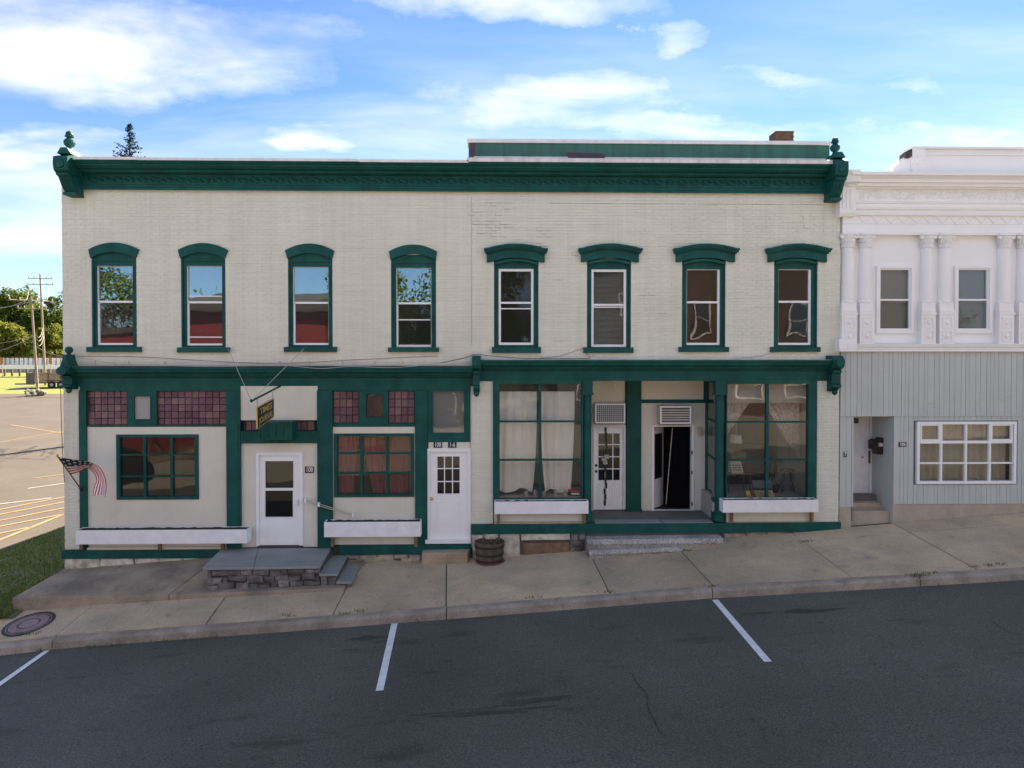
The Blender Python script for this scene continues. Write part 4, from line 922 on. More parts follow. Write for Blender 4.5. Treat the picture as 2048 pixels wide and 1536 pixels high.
m = MB(); pts = [P3(1345, 856, RY + .12), P3(1341, 900, RY + .12), P3(1336, 960, RY + .12), P3(1332, 1008, RY + .12)]; m.tube(pts, .012, 5); m.build('curtain_edge', 'lace', d4)
m = MB()
for py in (905, 945, 1008): p = P3(1384, py, RY - .03); m.box(p.x - .012, p.x + .014, RY - .04, RY - .02, p.z - .045, p.z + .045)
m.build('hinge', 'iron', d4)
# side glazing of the right display
bxk = P3(1412, 900, RY); fxk = P3(1432, 900, .05); zts = [P(1432, v, .05)[1] for v in (760, 844, 920, 1003)]
sg = MB()
def sidepost(t0, t1, z0, z1, th=.05):
    d = Vector((bxk.x - fxk.x, bxk.y - fxk.y, 0)); n = Vector((d.y, -d.x, 0)).normalized() * th / 2; a_ = fxk + d * t0; b_ = fxk + d * t1
    c = [a_ - n, b_ - n, b_ + n, a_ + n]; sg.hexa([(p.x, p.y, z0) for p in c], [(p.x, p.y, z1) for p in c])
sidepost(.88, 1, ZR0, zts[0]); sidepost(.08, .88, ZR0, ZR0 + .18); sidepost(.08, .88, zts[3] - .05, zts[3] + .05); sidepost(.08, .88, zts[0] - .08, zts[0])
for z in zts[1:3]: sidepost(.08, .88, z - .02, z + .02)
sgo = sg.build('side_window', 'green', BD)
sg = MB(); sidepost(.08, .88, zts[3] + .05, zts[0] - .08, .006); sg.build('side_pane', 'glass_shop', sgo)
sg = MB(); sidepost(.08, .88, ZR0 + .18, zts[3] - .05, .03); sg.build('side_panel', 'panel', sgo)
# left return of the entry, kick panels, floor and base band
sg = MB(); xk = P(1182, 900)[0]; sg.box(xk - .12, xk - .06, .14, RY, ZR0, zts[3]); sg.box(xk - .12, xk - .06, .14, RY, zts[0] - .1, zts[0] + .1); o = sg.build('side_frame', 'green', BD); bx('side_pane', 'glass_shop', o, xk - .1, xk - .094, .14, RY, zts[3], zts[0] - .1)
for a, b in ((988, 1166), (1452, 1630)):
    pb('kick_panel', 'panel', BD, a, 1003, b, 1046, -.02, .1, ref=0); pb('kick_ledge', 'tanstone', BD, a, 1042, b, 1046.5, -.05, .0, ref=0)
fl = bx('entry_floor', 'floorstone', BD, P(1180, 1043)[0], P(1435, 1043)[0], -.02, RY + .12, .5, ZR0)
bx('floor_slab', 'bluestone', fl, P(1190, 1043)[0], P(1322, 1043)[0], -.05, .25, ZR0 - .02, ZR0 + .025); bx('floor_slab', 'bluestone', fl, P(1325, 1043)[0], P(1425, 1043)[0], -.05, .22, ZR0 - .02, ZR0 + .022)
m = MB(); a, b = P(943, 1055)[0], P(1678, 1055)[0]; zb = [P(1300, 1064, -.08)[1], P(1300, 1047, -.08)[1]]; m.box(a, b, -.09, .2, zb[0] - .02, zb[1]); m.build('base_band', 'green', BD)
# foundation wall and its stones (rubble)
bx('foundation', 'mortar', BD, XL + .01, XS, -.015, .3, ZB, rect(129, 1098, 455, 1113)[2]); bx('foundation', 'mortar', BD, XS, XR - .0, -.015, .3, ZB, zb[0])
fd = bx('foundation_core', 'mortar', BD, XL + .3, XR - .3, .3, .5, ZB, .1)
def stones(par, x0, x1, zlo, zhi, y, m, seed, wr=(.18, .5), rows=1, dep=.05, name='stone'):
    g5 = random.Random(seed)
    for r_ in range(rows):
        x = x0 + g5.uniform(-.1, 0)
        while x < x1 - .03:
            wd = g5.uniform(*wr); xa, xb = max(x, x0), min(x + wd, x1); x += wd + g5.uniform(.008, .02)
            if xb - xa < .05: continue
            la, lb = zlo((xa + xb) / 2), zhi((xa + xb) / 2); a_ = la + (lb - la) * r_ / rows + .006 + g5.uniform(-.012, .012); b_ = la + (lb - la) * (r_ + 1) / rows - .006 + g5.uniform(-.012, .012); jz = g5.uniform(-.035, .035) * (rows > 1); a_ += jz * (r_ > 0); b_ += jz * (r_ < rows - 1)
            if b_ - a_ < .025: continue
            d = dep * g5.uniform(.5, 1.1); j = lambda s_: g5.uniform(-s_, s_) * 1.6; q = MB(); k = min(.03, (b_ - a_) * .25)
            bk_ = [(xa, y + .06, a_), (xb, y + .06, a_), (xb, y + .06, b_), (xa, y + .06, b_)]; fr = [(xa + j(.012), y - d * .3, a_ + j(.012)), (xb + j(.012), y - d * .3, a_ + j(.012)), (xb + j(.012), y - d * .3, b_ + j(.012)), (xa + j(.012), y - d * .3, b_ + j(.012))]
            ft = [(xa + k + j(.015), y - d + j(.012), a_ + k), (xb - k + j(.015), y - d + j(.012), a_ + k + j(.01)), (xb - k + j(.015), y - d + j(.012), b_ - k), (xa + k + j(.015), y - d + j(.012), b_ - k + j(.01))]
            q.add(bk_ + fr + ft, [(0, 1, 5, 4), (1, 2, 6, 5), (2, 3, 7, 6), (3, 0, 4, 7), (4, 5, 9, 8), (5, 6, 10, 9), (6, 7, 11, 10), (7, 4, 8, 11), (8, 9, 10, 11)])
            q.build(name, m, par)
slabz = lut([(-9.7, -.08), (-6.2, .2), (-3, .12)])
stones(BD, XL + .02, P(430, 1120)[0], lambda x: slabz(x) - .06, lambda x: rect(129, 1098, 455, 1114)[2], -.02, 'oldpaint', 2, (.25, .8), 1, .05)
stones(BD, P(690, 1120)[0], P(842, 1120)[0], lambda x: FT(x) - .05, lambda x: rect(690, 1088, 942, 1107)[2], -.02, 'rubble', 3, (.15, .45), 2, .05)
stones(BD, P(945, 1080)[0], P(1040, 1080)[0], lambda x: FT(x) - .06, lambda x: zb[0] - .02, -.03, 'oldpaint', 4, (.3, .6), 1, .05)
stones(BD, P(1042, 1080)[0], P(1140, 1080)[0], lambda x: zb[0] - .02 - .19, lambda x: zb[0] - .03, -.05, 'oldpaint', 5, (1.2, 1.3), 1, .06)
stones(BD, P(1046, 1090)[0], P(1137, 1090)[0], lambda x: FT(x) - .05, lambda x: zb[0] - .23, -.02, 'woodbrown', 6, (1.4, 1.5), 1, .03, 'timber')
stones(BD, P(1140, 1080)[0], P(1180, 1080)[0], lambda x: FT(x) - .05, lambda x: zb[0] - .02, -.01, 'stone', 7, (.15, .35), 3, .05)
stones(BD, P(1447, 1070)[0], P(1600, 1066)[0], lambda x: FT(x) - .05, lambda x: zb[0] - .02, .0, 'rubble', 8, (.25, .6), 1, .05)
# chimney on the roof
cx, cz = P(1566, 275, 5.0); ch = MB(); chz = P(1566, 266, 5.0)[1]
core = bx('chimney', 'mortar', BD, cx - .29, cx + .23, 4.8, 5.3, 8.0, chz - .02); m = MB(); z = chz; k = 0
while z > chz - 1.0:
    for j in range(4):
        x = cx - .3 + (j - (.5 if k % 2 else 0)) * .14; m.box(max(x + .004, cx - .30), min(x + .136, cx + .24), 4.785, 4.9, z - .06, z - .004)
        m.box(cx - .305, cx - .2, 4.79 + j * .13, 4.79 + j * .13 + .122, z - .06, z - .004)
    z -= .066; k += 1
stuff(m.build('brick', 'brickred', core))

# ================================================================== WHITE BUILDING
X0, X9 = P(1680, 700)[0], 24.0
WB = thing('white_building', (16, 8, .8), 'white ornamented commercial building over a grey boarded ground floor beside the cream building', 'building')
bx('side_wall', 'lav_white', WB, X0 + .02, X0 + .3, .1, 14, -1, 8.6); bx('side_wall', 'lav_white', WB, X9 - .3, X9, .1, 14, -1, 8.6); bx('back_wall', 'lav_white', WB, X0 + .3, X9 - .3, 13.7, 14, -1, 8.6)
bx('roof', 'roofdark', WB, X0 + .3, X9 - .3, .3, 13.7, 8.3, 8.5); bx('floor', 'room', WB, X0 + .3, X9 - .3, .15, 6, P(1900, 702)[1] - .1, P(1900, 702)[1] + .1)
bx('inner_wall', 'room_light', WB, X0 + .3, X9 - .3, 3.0, 3.1, 0, 8.3)
zled, zsid, zbot = P(1900, 702)[1], P(1900, 831)[1], P(1900, 1008)[1]
XD0, XD1 = P(1707, 930)[0], P(1787, 930)[0]
ww = rect(1832, 843, 2030, 967)
m = MB()                                                # backing behind the boards
m.box(X0, X9, .03, .12, zsid, zled); m.box(X0, XD0, .03, .12, .9, zsid); m.box(XD1, ww[0], .03, .12, zbot, zsid); m.box(ww[1], X9, .03, .12, zbot, zsid); m.box(ww[0], ww[1], .03, .12, zbot, ww[2]); m.box(ww[0], ww[1], .03, .12, ww[3], zsid)
bk_ = m.build('lower_wall', 'siding_gap', WB)
g6 = random.Random(21)
def boards(x0, x1, zf0, z1, y=.0, holes_=()):
    x = x0
    while x < x1 - .01:
        wd = g6.choice((.085, .105, .125, .15)); xb = min(x + wd, x1)
        segs = [(zf0, z1)]
        for h in holes_:
            if xb > h[0] + .005 and x < h[1] - .005: segs = [(zf0, h[2]), (h[3], z1)]
        for a, b in segs:
            cuts = [a] + ([g6.uniform(a + .2, b - .2)] if b - a > .6 and g6.random() < .3 else []) + [b]
            for p, q in zip(cuts, cuts[1:]): yy = y + g6.uniform(-.003, .003); MB().box(x + .0035, xb - .0035, yy, .028, p + .002, q - .002).build('siding_board', 'siding', bk_)
        x = xb
XV = P(2260, 800)[0]
boards(X0 + .01, XV, zsid + .004, zled - .01, -.02); boards(X0 + .01, XD0, P(1690, 1014)[1], zsid, .0)
boards(XD1, XV, zbot, zsid, .0, [(ww[0] - .02, ww[1] + .02, ww[2] - .02, ww[3] + .02)])
bx('drip_board', 'siding', bk_, X0, XV, -.032, .03, zsid - .012, zsid + .012)
m = MB(); m.box(XV, X9, -.01, .03, zbot, zled - .01); m.build('lower_wall_far', 'siding', WB)
m = MB(); m.box(XD1, X9, .02, .2, -.2, zbot); m.box(X0, XD0 - .06, -.02, .2, -.2, P(1690, 1014)[1]); m.build('foundation', 'tanstone', WB)
# recessed door
DY = .95
bx('recess_wall', 'siding', WB, XD1 - .006, XD1 + .06, .034, DY + .1, .3, zsid - .001); bx('recess_wall', 'siding', WB, XD0 - .06, XD0, .12, DY + .1, .3, zsid); bx('recess_ceiling', 'siding', WB, XD0 - .06, XD1, .03, DY + .1, zsid - .02, zsid + .06)
dl = rect(1700, 838, 1745, 992, DY); bx('recess_back', 'siding', WB, dl[1] + .004, XD1, DY, DY + .08, .3, zsid)
dr = bx('door', 'white_wood', WB, dl[0] - .1, dl[1] - .09, DY, DY + .05, dl[2], dl[3] + .1); bx('door_frame', 'lav_white', dr, dl[1] - .085, dl[1], DY - .03, DY + .05, dl[2], zsid)
for a, b in ((.1, .9), (1.0, 1.65)):
    q = MB(); frame_rect(q, dl[0] - .02, dl[1] - .2, dl[2] + a, dl[2] + b, .03, DY - .008, DY); q.build('door_moulding', 'white_wood', dr)
hx, hz = P(1724, 914, DY); q = MB(); q.lathe([(.03, 0), (.03, -.01), (.012, -.02), (.025, -.05), (.012, -.06)], (hx, DY, hz), 10, 'y'); q.build('knob', 'chrome', dr, smooth=True)
q = MB(); q.box(dl[1] - .10, dl[1] - .07, DY - .04, DY, dl[2] + .8, dl[2] + 1.1); q.build('strike_plate', 'rust', dr)
q = MB(); a, b, c, d = rect(1707, 836, 1713, 846, DY - .2); q.box(a - .1, b, DY - .3, DY - .1, c, d); q.build('wall_lamp', 'black', WB)
stp = [(DY - .25, DY, 992, 1000), (.45, DY - .25, 1008, 1016), (.12, .45, 1024, 1031)]
zz_ = [P(1725, 990, DY - .25)[1], P(1725, 1006, .45)[1], P(1725, 1022, .12)[1]]
for (ya, yb, _, _), z in zip(stp, zz_): bevel(bx('door_step', 'tanstone' if z < zz_[0] else 'floorstone', WB, XD0 - .055, XD1 - .005, ya, DY + .09, z - .5, z), .012)
# big ground-floor window
wn = frame_rect(MB(), *ww, .06, -.05, .1).build('window', 'white', WB); i0 = (ww[0] + .06, ww[1] - .06, ww[2] + .06, ww[3] - .06)
xs = [i0[0]] + [P(v, 900)[0] for v in (1881, 1930.5, 1978)] + [i0[1]]; zs = [i0[2], P(1900, 926)[1], P(1900, 884)[1], i0[3]]
for x in xs[1:-1]: bx('mullion', 'white', wn, x - .022, x + .022, -.035, .05, i0[2], i0[3])
for z, t in zip(zs[1:-1], (.018, .03)):
    for p, q in zip(xs, xs[1:]): bx('glazing_bar', 'white', wn, p + .022, q - .022, -.03, .05, z - t, z + t)
for k in (0, 3): frame_rect(MB(), xs[k] + .022, xs[k + 1] - .022, zs[2] + .03, zs[3], .035, -.03, .04).build('hopper_frame', 'white', wn)
for p, q in zip(xs, xs[1:]):
    for a, b in zip(zs, zs[1:]): bx('pane', 'glass_shop', wn, p, q, .02, .024, a, b)
cloth('curtain', 'tan_curtain', wn, ww[0], ww[1], ww[2], ww[3], .28, .035, 14, 110, 4, seed=2)
# --- upper white front
zen = P(1900, 468)[1]; zcor = P(1900, 346)[1]
m = MB(); wins = [rect(1757, 537, 1820, 660, .06), rect(1913, 537, 1976, 660, .06)]
wins += [(w_[0] + 3.55, w_[1] + 3.55, w_[2], w_[3]) for w_ in wins[1:]]
xq = X0 + .02
for w_ in wins: m.box(xq, w_[0], .06, .15, zled, zen); m.box(w_[0], w_[1], .06, .15, zled, w_[2]); m.box(w_[0], w_[1], .06, .15, w_[3], zen); xq = w_[1]
m.box(xq, X9, .06, .15, zled, zen); up = m.build('upper_wall', 'lav_white', WB)
for w_ in wins:
    wn = frame_rect(MB(), w_[0] - .07, w_[1] + .07, w_[2] - .08, w_[3] + .05, .07, .0, .1, .08, .05).build('window', 'lav_white', WB)
    frame_rect(MB(), *w_, .035, .04, .12).build('sash', 'tan_curtain' if False else 'vinyl', wn); zm = w_[2] + (w_[3] - w_[2]) * .49; bx('sash_rail', 'vinyl', wn, w_[0] + .035, w_[1] - .035, .05, .11, zm - .02, zm + .02)
    bx('pane', 'glass_dark', wn, w_[0] + .03, w_[1] - .03, .09, .094, zm, w_[3] - .03); bx('pane', 'glass_dark', wn, w_[0] + .03, w_[1] - .03, .07, .074, w_[2] + .03, zm)
    blinds(w_[0], w_[1], zm - .05, w_[3], .125, 'vinyl', wn, 1.1, .022); bx('shade', 'blind', wn, w_[0], w_[1], .155, .16, w_[2], w_[3])
def wcol(pa, pb_):
    x0, x1 = P(pa, 600, -.05)[0], P(pb_, 600, -.05)[0]; xm, r_ = (x0 + x1) / 2, (x1 - x0) / 2 * .86; zt, zb = zen, P(pa, 689)[1]; zk, zs_ = P(pa, 630)[1], P(pa, 606)[1]
    m = MB(); m.box(x0 - .015, x1 + .015, -.11, .06, zb, zk); m.box(x0 - .03, x1 + .03, -.13, .06, zk, zk + .05); m.box(x0 - .01, x1 + .01, -.10, .06, zk + .05, zk + .075); m.box(x0 - .02, x1 + .02, -.115, .06, zk + .075, zk + .10)
    m.box(x0 - .005, x1 + .005, -.095, .06, zk + .1, zs_); cl_ = m.build('column', 'lav_white', WB)
    m = MB(); m.lathe([(r_ * 1.12, zs_), (r_ * 1.12, zs_ + .03), (r_ * 1.0, zs_ + .06), (r_ * .9, zt - .34), (r_ * 1.05, zt - .325), (r_ * .9, zt - .31)], (xm, .02, 0), 18); m.build('shaft', 'lav_white', cl_, smooth=False)
    m = MB(); m.lathe([(r_ * .85, zt - .33), (r_ * .85, zt - .2), (r_ * 1.1, zt - .1), (r_ * 1.25, zt - .05)], (xm, .02, 0), 16)
    for q in range(2):
        for k in range(9):
            a_ = math.pi + k * math.pi / 8 + q * .2; rr_ = r_ * (.95 + .1 * q); cxx, cyy = xm + rr_ * math.cos(a_), .02 + rr_ * math.sin(a_); z = zt - .31 + .1 * q
            m.add([(cxx - .02, cyy, z), (cxx + .02, cyy, z), (cxx + .022, cyy - .012, z + .07), (cxx, cyy - .035, z + .11), (cxx - .022, cyy - .012, z + .07)], [(0, 1, 2, 3, 4)])
    for s_ in (-1, 1): m.lathe([(.01, -.03), (.05, -.03), (.05, .03), (.01, .03)], (xm + s_ * r_ * 1.15, -.06, zt - .075), 10, 'y')
    m.box(x0 - .03, x1 + .03, -.14, .06, zt - .045, zt); m.build('capital', 'lav_white', cl_)
    for z in (zb + (zk - zb) * .27, zb + (zk - zb) * .73):
        m = MB(); h = (zk - zb) * .19; frame_rect(m, xm - r_ * .8, xm + r_ * .8, z - h, z + h, .014, -.125, -.11); m.lathe([(.045, 0), (.05, -.012), (.02, -.024), (.02, -.03)], (xm, -.11, z), 10, 'y')
        for k in range(4): a_ = k * 1.57; m.box(xm + .07 * math.cos(a_) - .012, xm + .07 * math.cos(a_) + .012, -.12, -.11, z + .07 * math.sin(a_) - .012, z + .07 * math.sin(a_) + .012)
        m.build('rosette_panel', 'lav_white', cl_)
cpx = [(1683, 1711), (1719, 1745), (1842, 1868), (1878, 1905), (1997, 2024), (2036, 2063)]
for a, b in cpx: wcol(a, b)
# base ledge
def wrun(name, pts, xa=None, par=WB): return run(name, 'lav_white', par, prof_px(pts, 1900), X0 + .02 if xa is None else xa, X9, .1)
wrun('base_ledge', [(703, -.02), (703, -.10), (699, -.10), (698, -.06), (695, -.06), (694, -.12), (688, -.14), (686, -.02)])
x0, x1 = P(1678, 690, -.2)[0], P(1713, 690, -.2)[0]; m = MB(); zq = [P(1690, v, -.2)[1] for v in (703, 694, 689, 678)]; m.prism([(.05, zq[0]), (-.22, zq[0]), (-.23, zq[1]), (-.19, zq[1]), (-.21, zq[2]), (-.2, zq[3]), (.05, zq[3])], 'x', x0, x1); m.build('ledge_block', 'lav_white', WB)
# entablature
wrun('entablature', [(470, .0), (470, -.09), (466, -.09), (465, -.05), (449, -.05), (448, -.065), (432, -.065), (431, -.12), (426, -.13), (425, -.09), (420, -.09), (419, -.14), (415, -.15), (414, -.10), (408, -.10), (407, -.13), (404, -.14), (403, -.08), (379, -.08),
                     (378, -.17), (374, -.19), (373, -.25), (366, -.27), (365, -.33), (359, -.35), (352, -.42), (350, -.46), (344, -.47)])
zz1, zz0 = P(1900, 433, -.07)[1], P(1900, 447, -.07)[1]; xt = P(1713, 440)[0]; tri = .30
q = MB(); q.tube([(-tri / 2, 0, zz1 - zz0), (0, 0, 0), (tri / 2, 0, zz1 - zz0)], .012, 5); o = q.build('zigzag', 'lav_white', None); me = o.data; bpy.data.objects.remove(o)
k = 0
while xt < X9 - 1 and k < 28: piece('zigzag', me, WB, (xt + tri / 2, -.068, zz0)); xt += tri; k += 1
# foliate relief on the frieze
zf0, zf1 = P(1900, 402, -.08)[1], P(1900, 380, -.08)[1]; q = MB(); g7 = random.Random(9)
for i in range(420):
    x = g7.uniform(P(1712, 390)[0], 13.5); z = g7.uniform(zf0 + .03, zf1 - .03); a0 = g7.uniform(0, 6.28); r0 = g7.uniform(.02, .05)
    q.tube([(x + r0 * (1 - t * .12) * math.cos(a0 + t * .8), -.083, z + r0 * (1 - t * .12) * math.sin(a0 + t * .8)) for t in range(6)], .006, 4, False)
stuff(q.build('frieze_relief', 'lav_white', WB))
# end pilaster of the entablature
m = MB(); x0, x1 = P(1682, 430, -.2)[0], P(1712, 430, -.2)[0]; zz = [P(1690, v, -.2)[1] for v in (432, 372, 345, 425)]
m.prism([(.05, zz[0]), (-.15, zz[0]), (-.19, zz[3]), (-.19, zz[1]), (-.38, zz[1] + .06), (-.46, zz[2]), (.05, zz[2])], 'x', x0 - .02, x1)
for k in range(3): m.box(x0 + .03 + k * .09, x0 + .08 + k * .09, -.21, -.18, zz[3] + .1, zz[1] - .06)
m.build('end_pilaster', 'lav_white', WB)
# parapet pediment, broken at the slope
zpt = P(1950, 297, -.1)[1]; zpb = P(1950, 344, -.1)[1] - .1
m = MB(); pts = [(P(1780, 342, -.1)[0], zpb), (P(1790, 333, -.1)[0], P(1790, 333, -.1)[1]), (P(1806, 318, -.1)[0], P(1806, 318, -.1)[1]), (P(1812, 313, -.1)[0], P(1812, 310, -.1)[1]), (P(1823, 300, -.1)[0], zpt - .03), (X9, zpt - .03), (X9, zpb)]
m.prism(pts, 'y', -.10, .25); pd = m.build('parapet', 'lav_white', WB)
x0, x1 = P(1824, 320, -.14)[0], P(1851, 320, -.14)[0]; bx('parapet_pier', 'lav_white', pd, x0, x1, -.16, -.09, zpb, zpt - .03)
bx('parapet_cap', 'lav_white', pd, x0 - .02, X9, -.19, .3, zpt - .03, zpt + .015); bx('parapet_moulding', 'lav_white', pd, x1, X9, -.14, -.10, zpt - .16, zpt - .12)
q = MB(); q.lathe([(.10, 0), (.11, -.012), (.05, -.025), (.03, -.02)], ((x0 + x1) / 2, -.155, zpb + .35), 12, 'y')
for k in range(6): a_ = k * 1.047; q.tube([((x0 + x1) / 2 + .05 * math.cos(a_), -.165, zpb + .35 + .05 * math.sin(a_)), ((x0 + x1) / 2 + .11 * math.cos(a_), -.16, zpb + .35 + .13 * math.sin(a_))], .014, 5)
q.build('rosette', 'lav_white', pd)
q = MB(); g8 = random.Random(4)
for t in range(7): p = P3(1813 + t * 2.2, 311 - t * 1.6, -.1); q.box(p.x - .05, p.x + .05, -.13 + g8.uniform(-.02, .02), .1, p.z - .05 + g8.uniform(-.02, .02), p.z + .045)
q.build('broken_edge', 'maroon', pd)

# ================================================================== STOOPS AND STEPS
ZL = .38
ST = thing('stone_stoop', (-4.85, -.8, -.1), 'bluestone topped landing on rubble stone with two side steps before the white storm door', 'stoop')
def fr_slab(name, m, par, c, z, th, bev=.008): 
    b = [(x, y, z - th) for x, y in c]; t = [(x, y, z) for x, y in c]; return bevel(MB().hexa(b, t).build(name, m, par), bev, 2)
LB = [onz(a, b, lambda x, y: ZL) for a, b in ((405, 1135), (508, 1134), (640, 1132), (664, 1093), (520, 1093), (447, 1094))]
fr_slab('landing_slab', 'bluestone', ST, [(LB[0].x, LB[0].y), (LB[1].x - .004, LB[1].y), (LB[4].x - .004, -.03), (LB[5].x, -.03)], ZL, .055); fr_slab('landing_slab', 'bluestone', ST, [(LB[1].x + .004, LB[1].y), (LB[2].x, LB[2].y), (LB[3].x, -.03), (LB[4].x + .004, -.03)], ZL - .003, .055)
yf = LB[0].y + .06; bx('rubble_core', 'mortar', ST, LB[0].x + .12, LB[2].x - .05, yf + .05, -.03, -.6, ZL - .06)
stones(ST, LB[0].x + .06, LB[2].x - .02, lambda x: slabz(x) - .24 if False else SW(x, yf) + .05, lambda x: ZL - .055, yf + .02, 'stone', 12, (.08, .36), 3, .05)
for sx0, sx1, z, ya in ((LB[2].x - .02, LB[2].x + .36, .215, yf - .02), (LB[2].x + .34, LB[2].x + .66, .065, yf - .06)):
    dx = LB[3].x - LB[2].x
    fr_slab('step_tread', 'bluestone', ST, [(sx0, ya), (sx1, ya), (sx1 + dx * .9, -.05), (sx0 + dx * .9, -.05)], z, .05)
    bx('step_core', 'mortar', ST, sx0 + .06, sx1 - .05, ya + .08, -.05, -.6, z - .05)
    stones(ST, sx0 + .02, sx1 - .02, lambda x: SW(x, ya) - .02, lambda x: z - .05, ya + .07, 'stone', 13 + int(z * 10), (.14, .3), 1, .05)
    m = MB()
cs = MB(); zc_ = P(890, 1106, -.05)[1]; a, b, c, d = rect(843, 1106, 940, 1131, -.33)
cs.hexa([(a, -.34, SW(a, -.3) - .1), (b - .05, -.36, SW(b, -.3) - .1), (b, -.0, 0), (a, -.0, 0)], [(a, -.33, d), (b - .05, -.34, d + .01), (b, -.0, d + .02), (a, -.0, d + .01)])
tag(bevel(cs.build('door_step', 'concrete_dark'), .03, 3), 'worn low stone step below the white panelled door', 'step')
def roughstep(name, px0, py0, px1, py1, yf_, yb_, label, zt_l, zt_r, hb):
    x0, x1 = P(px0, py1, yf_)[0], P(px1, py1, yf_)[0]; n = 36; m = MB(); vs = []
    for i in range(n + 1):
        t = i / n; x = x0 + (x1 - x0) * t; zt = zt_l + (zt_r - zt_l) * t; j = lambda k: .02 * noise.noise((x * 7, k * 3.1, hb)); e = min(1, 8 * min(t, 1 - t) + .35)
        vs += [(x, yb_, zt - .4), (x, yf_ + .03, zt - .4), (x, yf_ + .02 + j(1), zt - hb), (x, yf_ - .02 * e + j(2), zt - hb * .6), (x, yf_ + .0 + j(3), zt - .05), (x, yf_ + .035 + j(4) * .4, zt - .005), (x, yb_, zt)]
    k_ = 7
    m.add(vs, [(i * k_ + q, i * k_ + (q + 1) % k_, (i + 1) * k_ + (q + 1) % k_, (i + 1) * k_ + q) for i in range(n) for q in range(k_)] + [tuple(range(k_)), tuple(range(n * k_, n * k_ + k_))[::-1]])
    return tag(m.build(name, 'granite'), label, 'step')
zu = P(1310, 1079, -.42)[1]; roughstep('stone_step', 1175, 1066, 1447, 1094, -.42, -.09, 'long rough-faced stone step directly below the recessed entry', zu, zu + .02, .16)
zl_ = P(1270, 1098, -.62)[1]; roughstep('stone_step', 1179, 1096, 1366, 1117, -.62, -.2, 'lower shorter rough stone step sunk into the sidewalk under the long one', zl_ - .03, zl_ + .03, .14)

# ================================================================== THINGS ON THE FACADE
def planter(px0, py0, px1, py1, y0, dep, label, legs, back_py=None):
    x0, x1, z0, z1 = rect(px0, py0, px1, py1, y0); o = thing('planter_box', ((x0 + x1) / 2, y0 + dep / 2, z0), label, 'planter', 'white wooden window boxes'); t = .022
    bevel(bx('front_board', 'white_wood', o, x0, x1, y0, y0 + t, z0, z1), .004, 1); bx('back_board', 'white_wood', o, x0, x1, y0 + dep - t, y0 + dep, z0, z1)
    bx('end_board', 'white_wood', o, x0, x0 + t, y0 + t, y0 + dep - t, z0, z1); bx('end_board', 'white_wood', o, x1 - t, x1, y0 + t, y0 + dep - t, z0, z1)
    bx('bottom_board', 'white_wood', o, x0 + t, x1 - t, y0 + t, y0 + dep - t, z0, z0 + t)
    grid('soil', 'soil', lin(x0 + t, x1 - t, 60), lin(y0 + t, y0 + dep - t, 5), lambda x, y: z1 - .012 + .02 * noise.noise((x * 9, y * 9, 1)), o)
    for lx, lb in legs:
        x = P(lx, py1, y0 + dep)[0]; zb_ = P(lx, lb, y0 + dep)[1]; bx('bracket', 'woodbrown', o, x - .035, x + .035, y0 + dep - .06, y0 + dep, zb_, z0)
    return o
planter(151, 1060, 494, 1088, -.36, .30, 'longest white wooden window box under the three-by-three window', ((165, 1098), (321, 1098), (447, 1098)))
planter(648, 1044, 841, 1074, -.34, .28, 'white wooden window box under the window with red curtains', ((666, 1092), (832, 1092)))
planter(989, 1003, 1177, 1028, -.30, .23, 'white wooden window box under the shop window hung with white sheets', ((997, 1046), (1168, 1046)))
planter(1446, 1000, 1637, 1025, -.33, .26, 'white wooden window box under the cluttered display window', ((1462, 1043), (1622, 1043)))
# air conditioners
def aircon(px0, py0, px1, py1, yf_, yb_, label, kind, m='acmetal'):
    x0, x1, z0, z1 = rect(px0, py0, px1, py1, yf_); o = thing('air_conditioner', ((x0 + x1) / 2, (yf_ + yb_) / 2, z0), label, 'air conditioner', 'wall air conditioners')
    body = bevel(bx('case', m, o, x0, x1, yf_ + .03, yb_, z0, z1), .008); mw = 'vinyl' if kind != 'green' else 'green'
    fr_ = frame_rect(MB(), x0 + .005, x1 - .005, z0 + .005, z1 - .005, .035, yf_, yf_ + .03).build('front_frame', mw, o)
    bx('grille_back', 'acdark' if kind != 'green' else 'green', o, x0 + .04, x1 - .04, yf_ + .022, yf_ + .03, z0 + .04, z1 - .04)
    if kind == 'grid':
        q = MB()
        for i in range(1, 14): x = x0 + .04 + (x1 - x0 - .08) * i / 14; q.box(x - .003, x + .003, yf_ + .008, yf_ + .015, z0 + .04, z1 - .04)
        for i in range(1, 9): z = z0 + .04 + (z1 - z0 - .08) * i / 9; q.box(x0 + .04, x1 - .04, yf_ + .009, yf_ + .014, z - .003, z + .003)
        q.build('grille', 'vinyl', o)
    elif kind == 'louvre':
        for i in range(1, 6): z = z0 + .04 + (z1 - z0 - .08) * i / 6; bx('louvre', 'acmetal', o, x0 + .04, x1 - .04, yf_ + .002, yf_ + .02, z - .012, z + .012)
    else:
        for i in range(1, 4): x = x0 + .04 + (x1 - x0 - .08) * i / 4; bx('louvre', 'green', o, x - .012, x + .012, yf_ + .002, yf_ + .02, z0 + .04, z1 - .04)
    bx('shelf', 'acdark' if kind != 'green' else 'green', o, x0 + .02, x1 - .02, yf_ + .08, yb_, z0 - .02, z0)
    return o
aircon(516, 844, 584, 880, -.42, .06, 'green painted air conditioner above the white storm door', 'green', 'green')
aircon(1190, 807, 1251, 847, RY - .30, RY + .05, 'air conditioner with white mesh grille above the taped closed door', 'grid')
aircon(1320, 812, 1383, 848, RY - .34, RY + .05, 'air conditioner with horizontal louvres above the open black doorway', 'louvre')
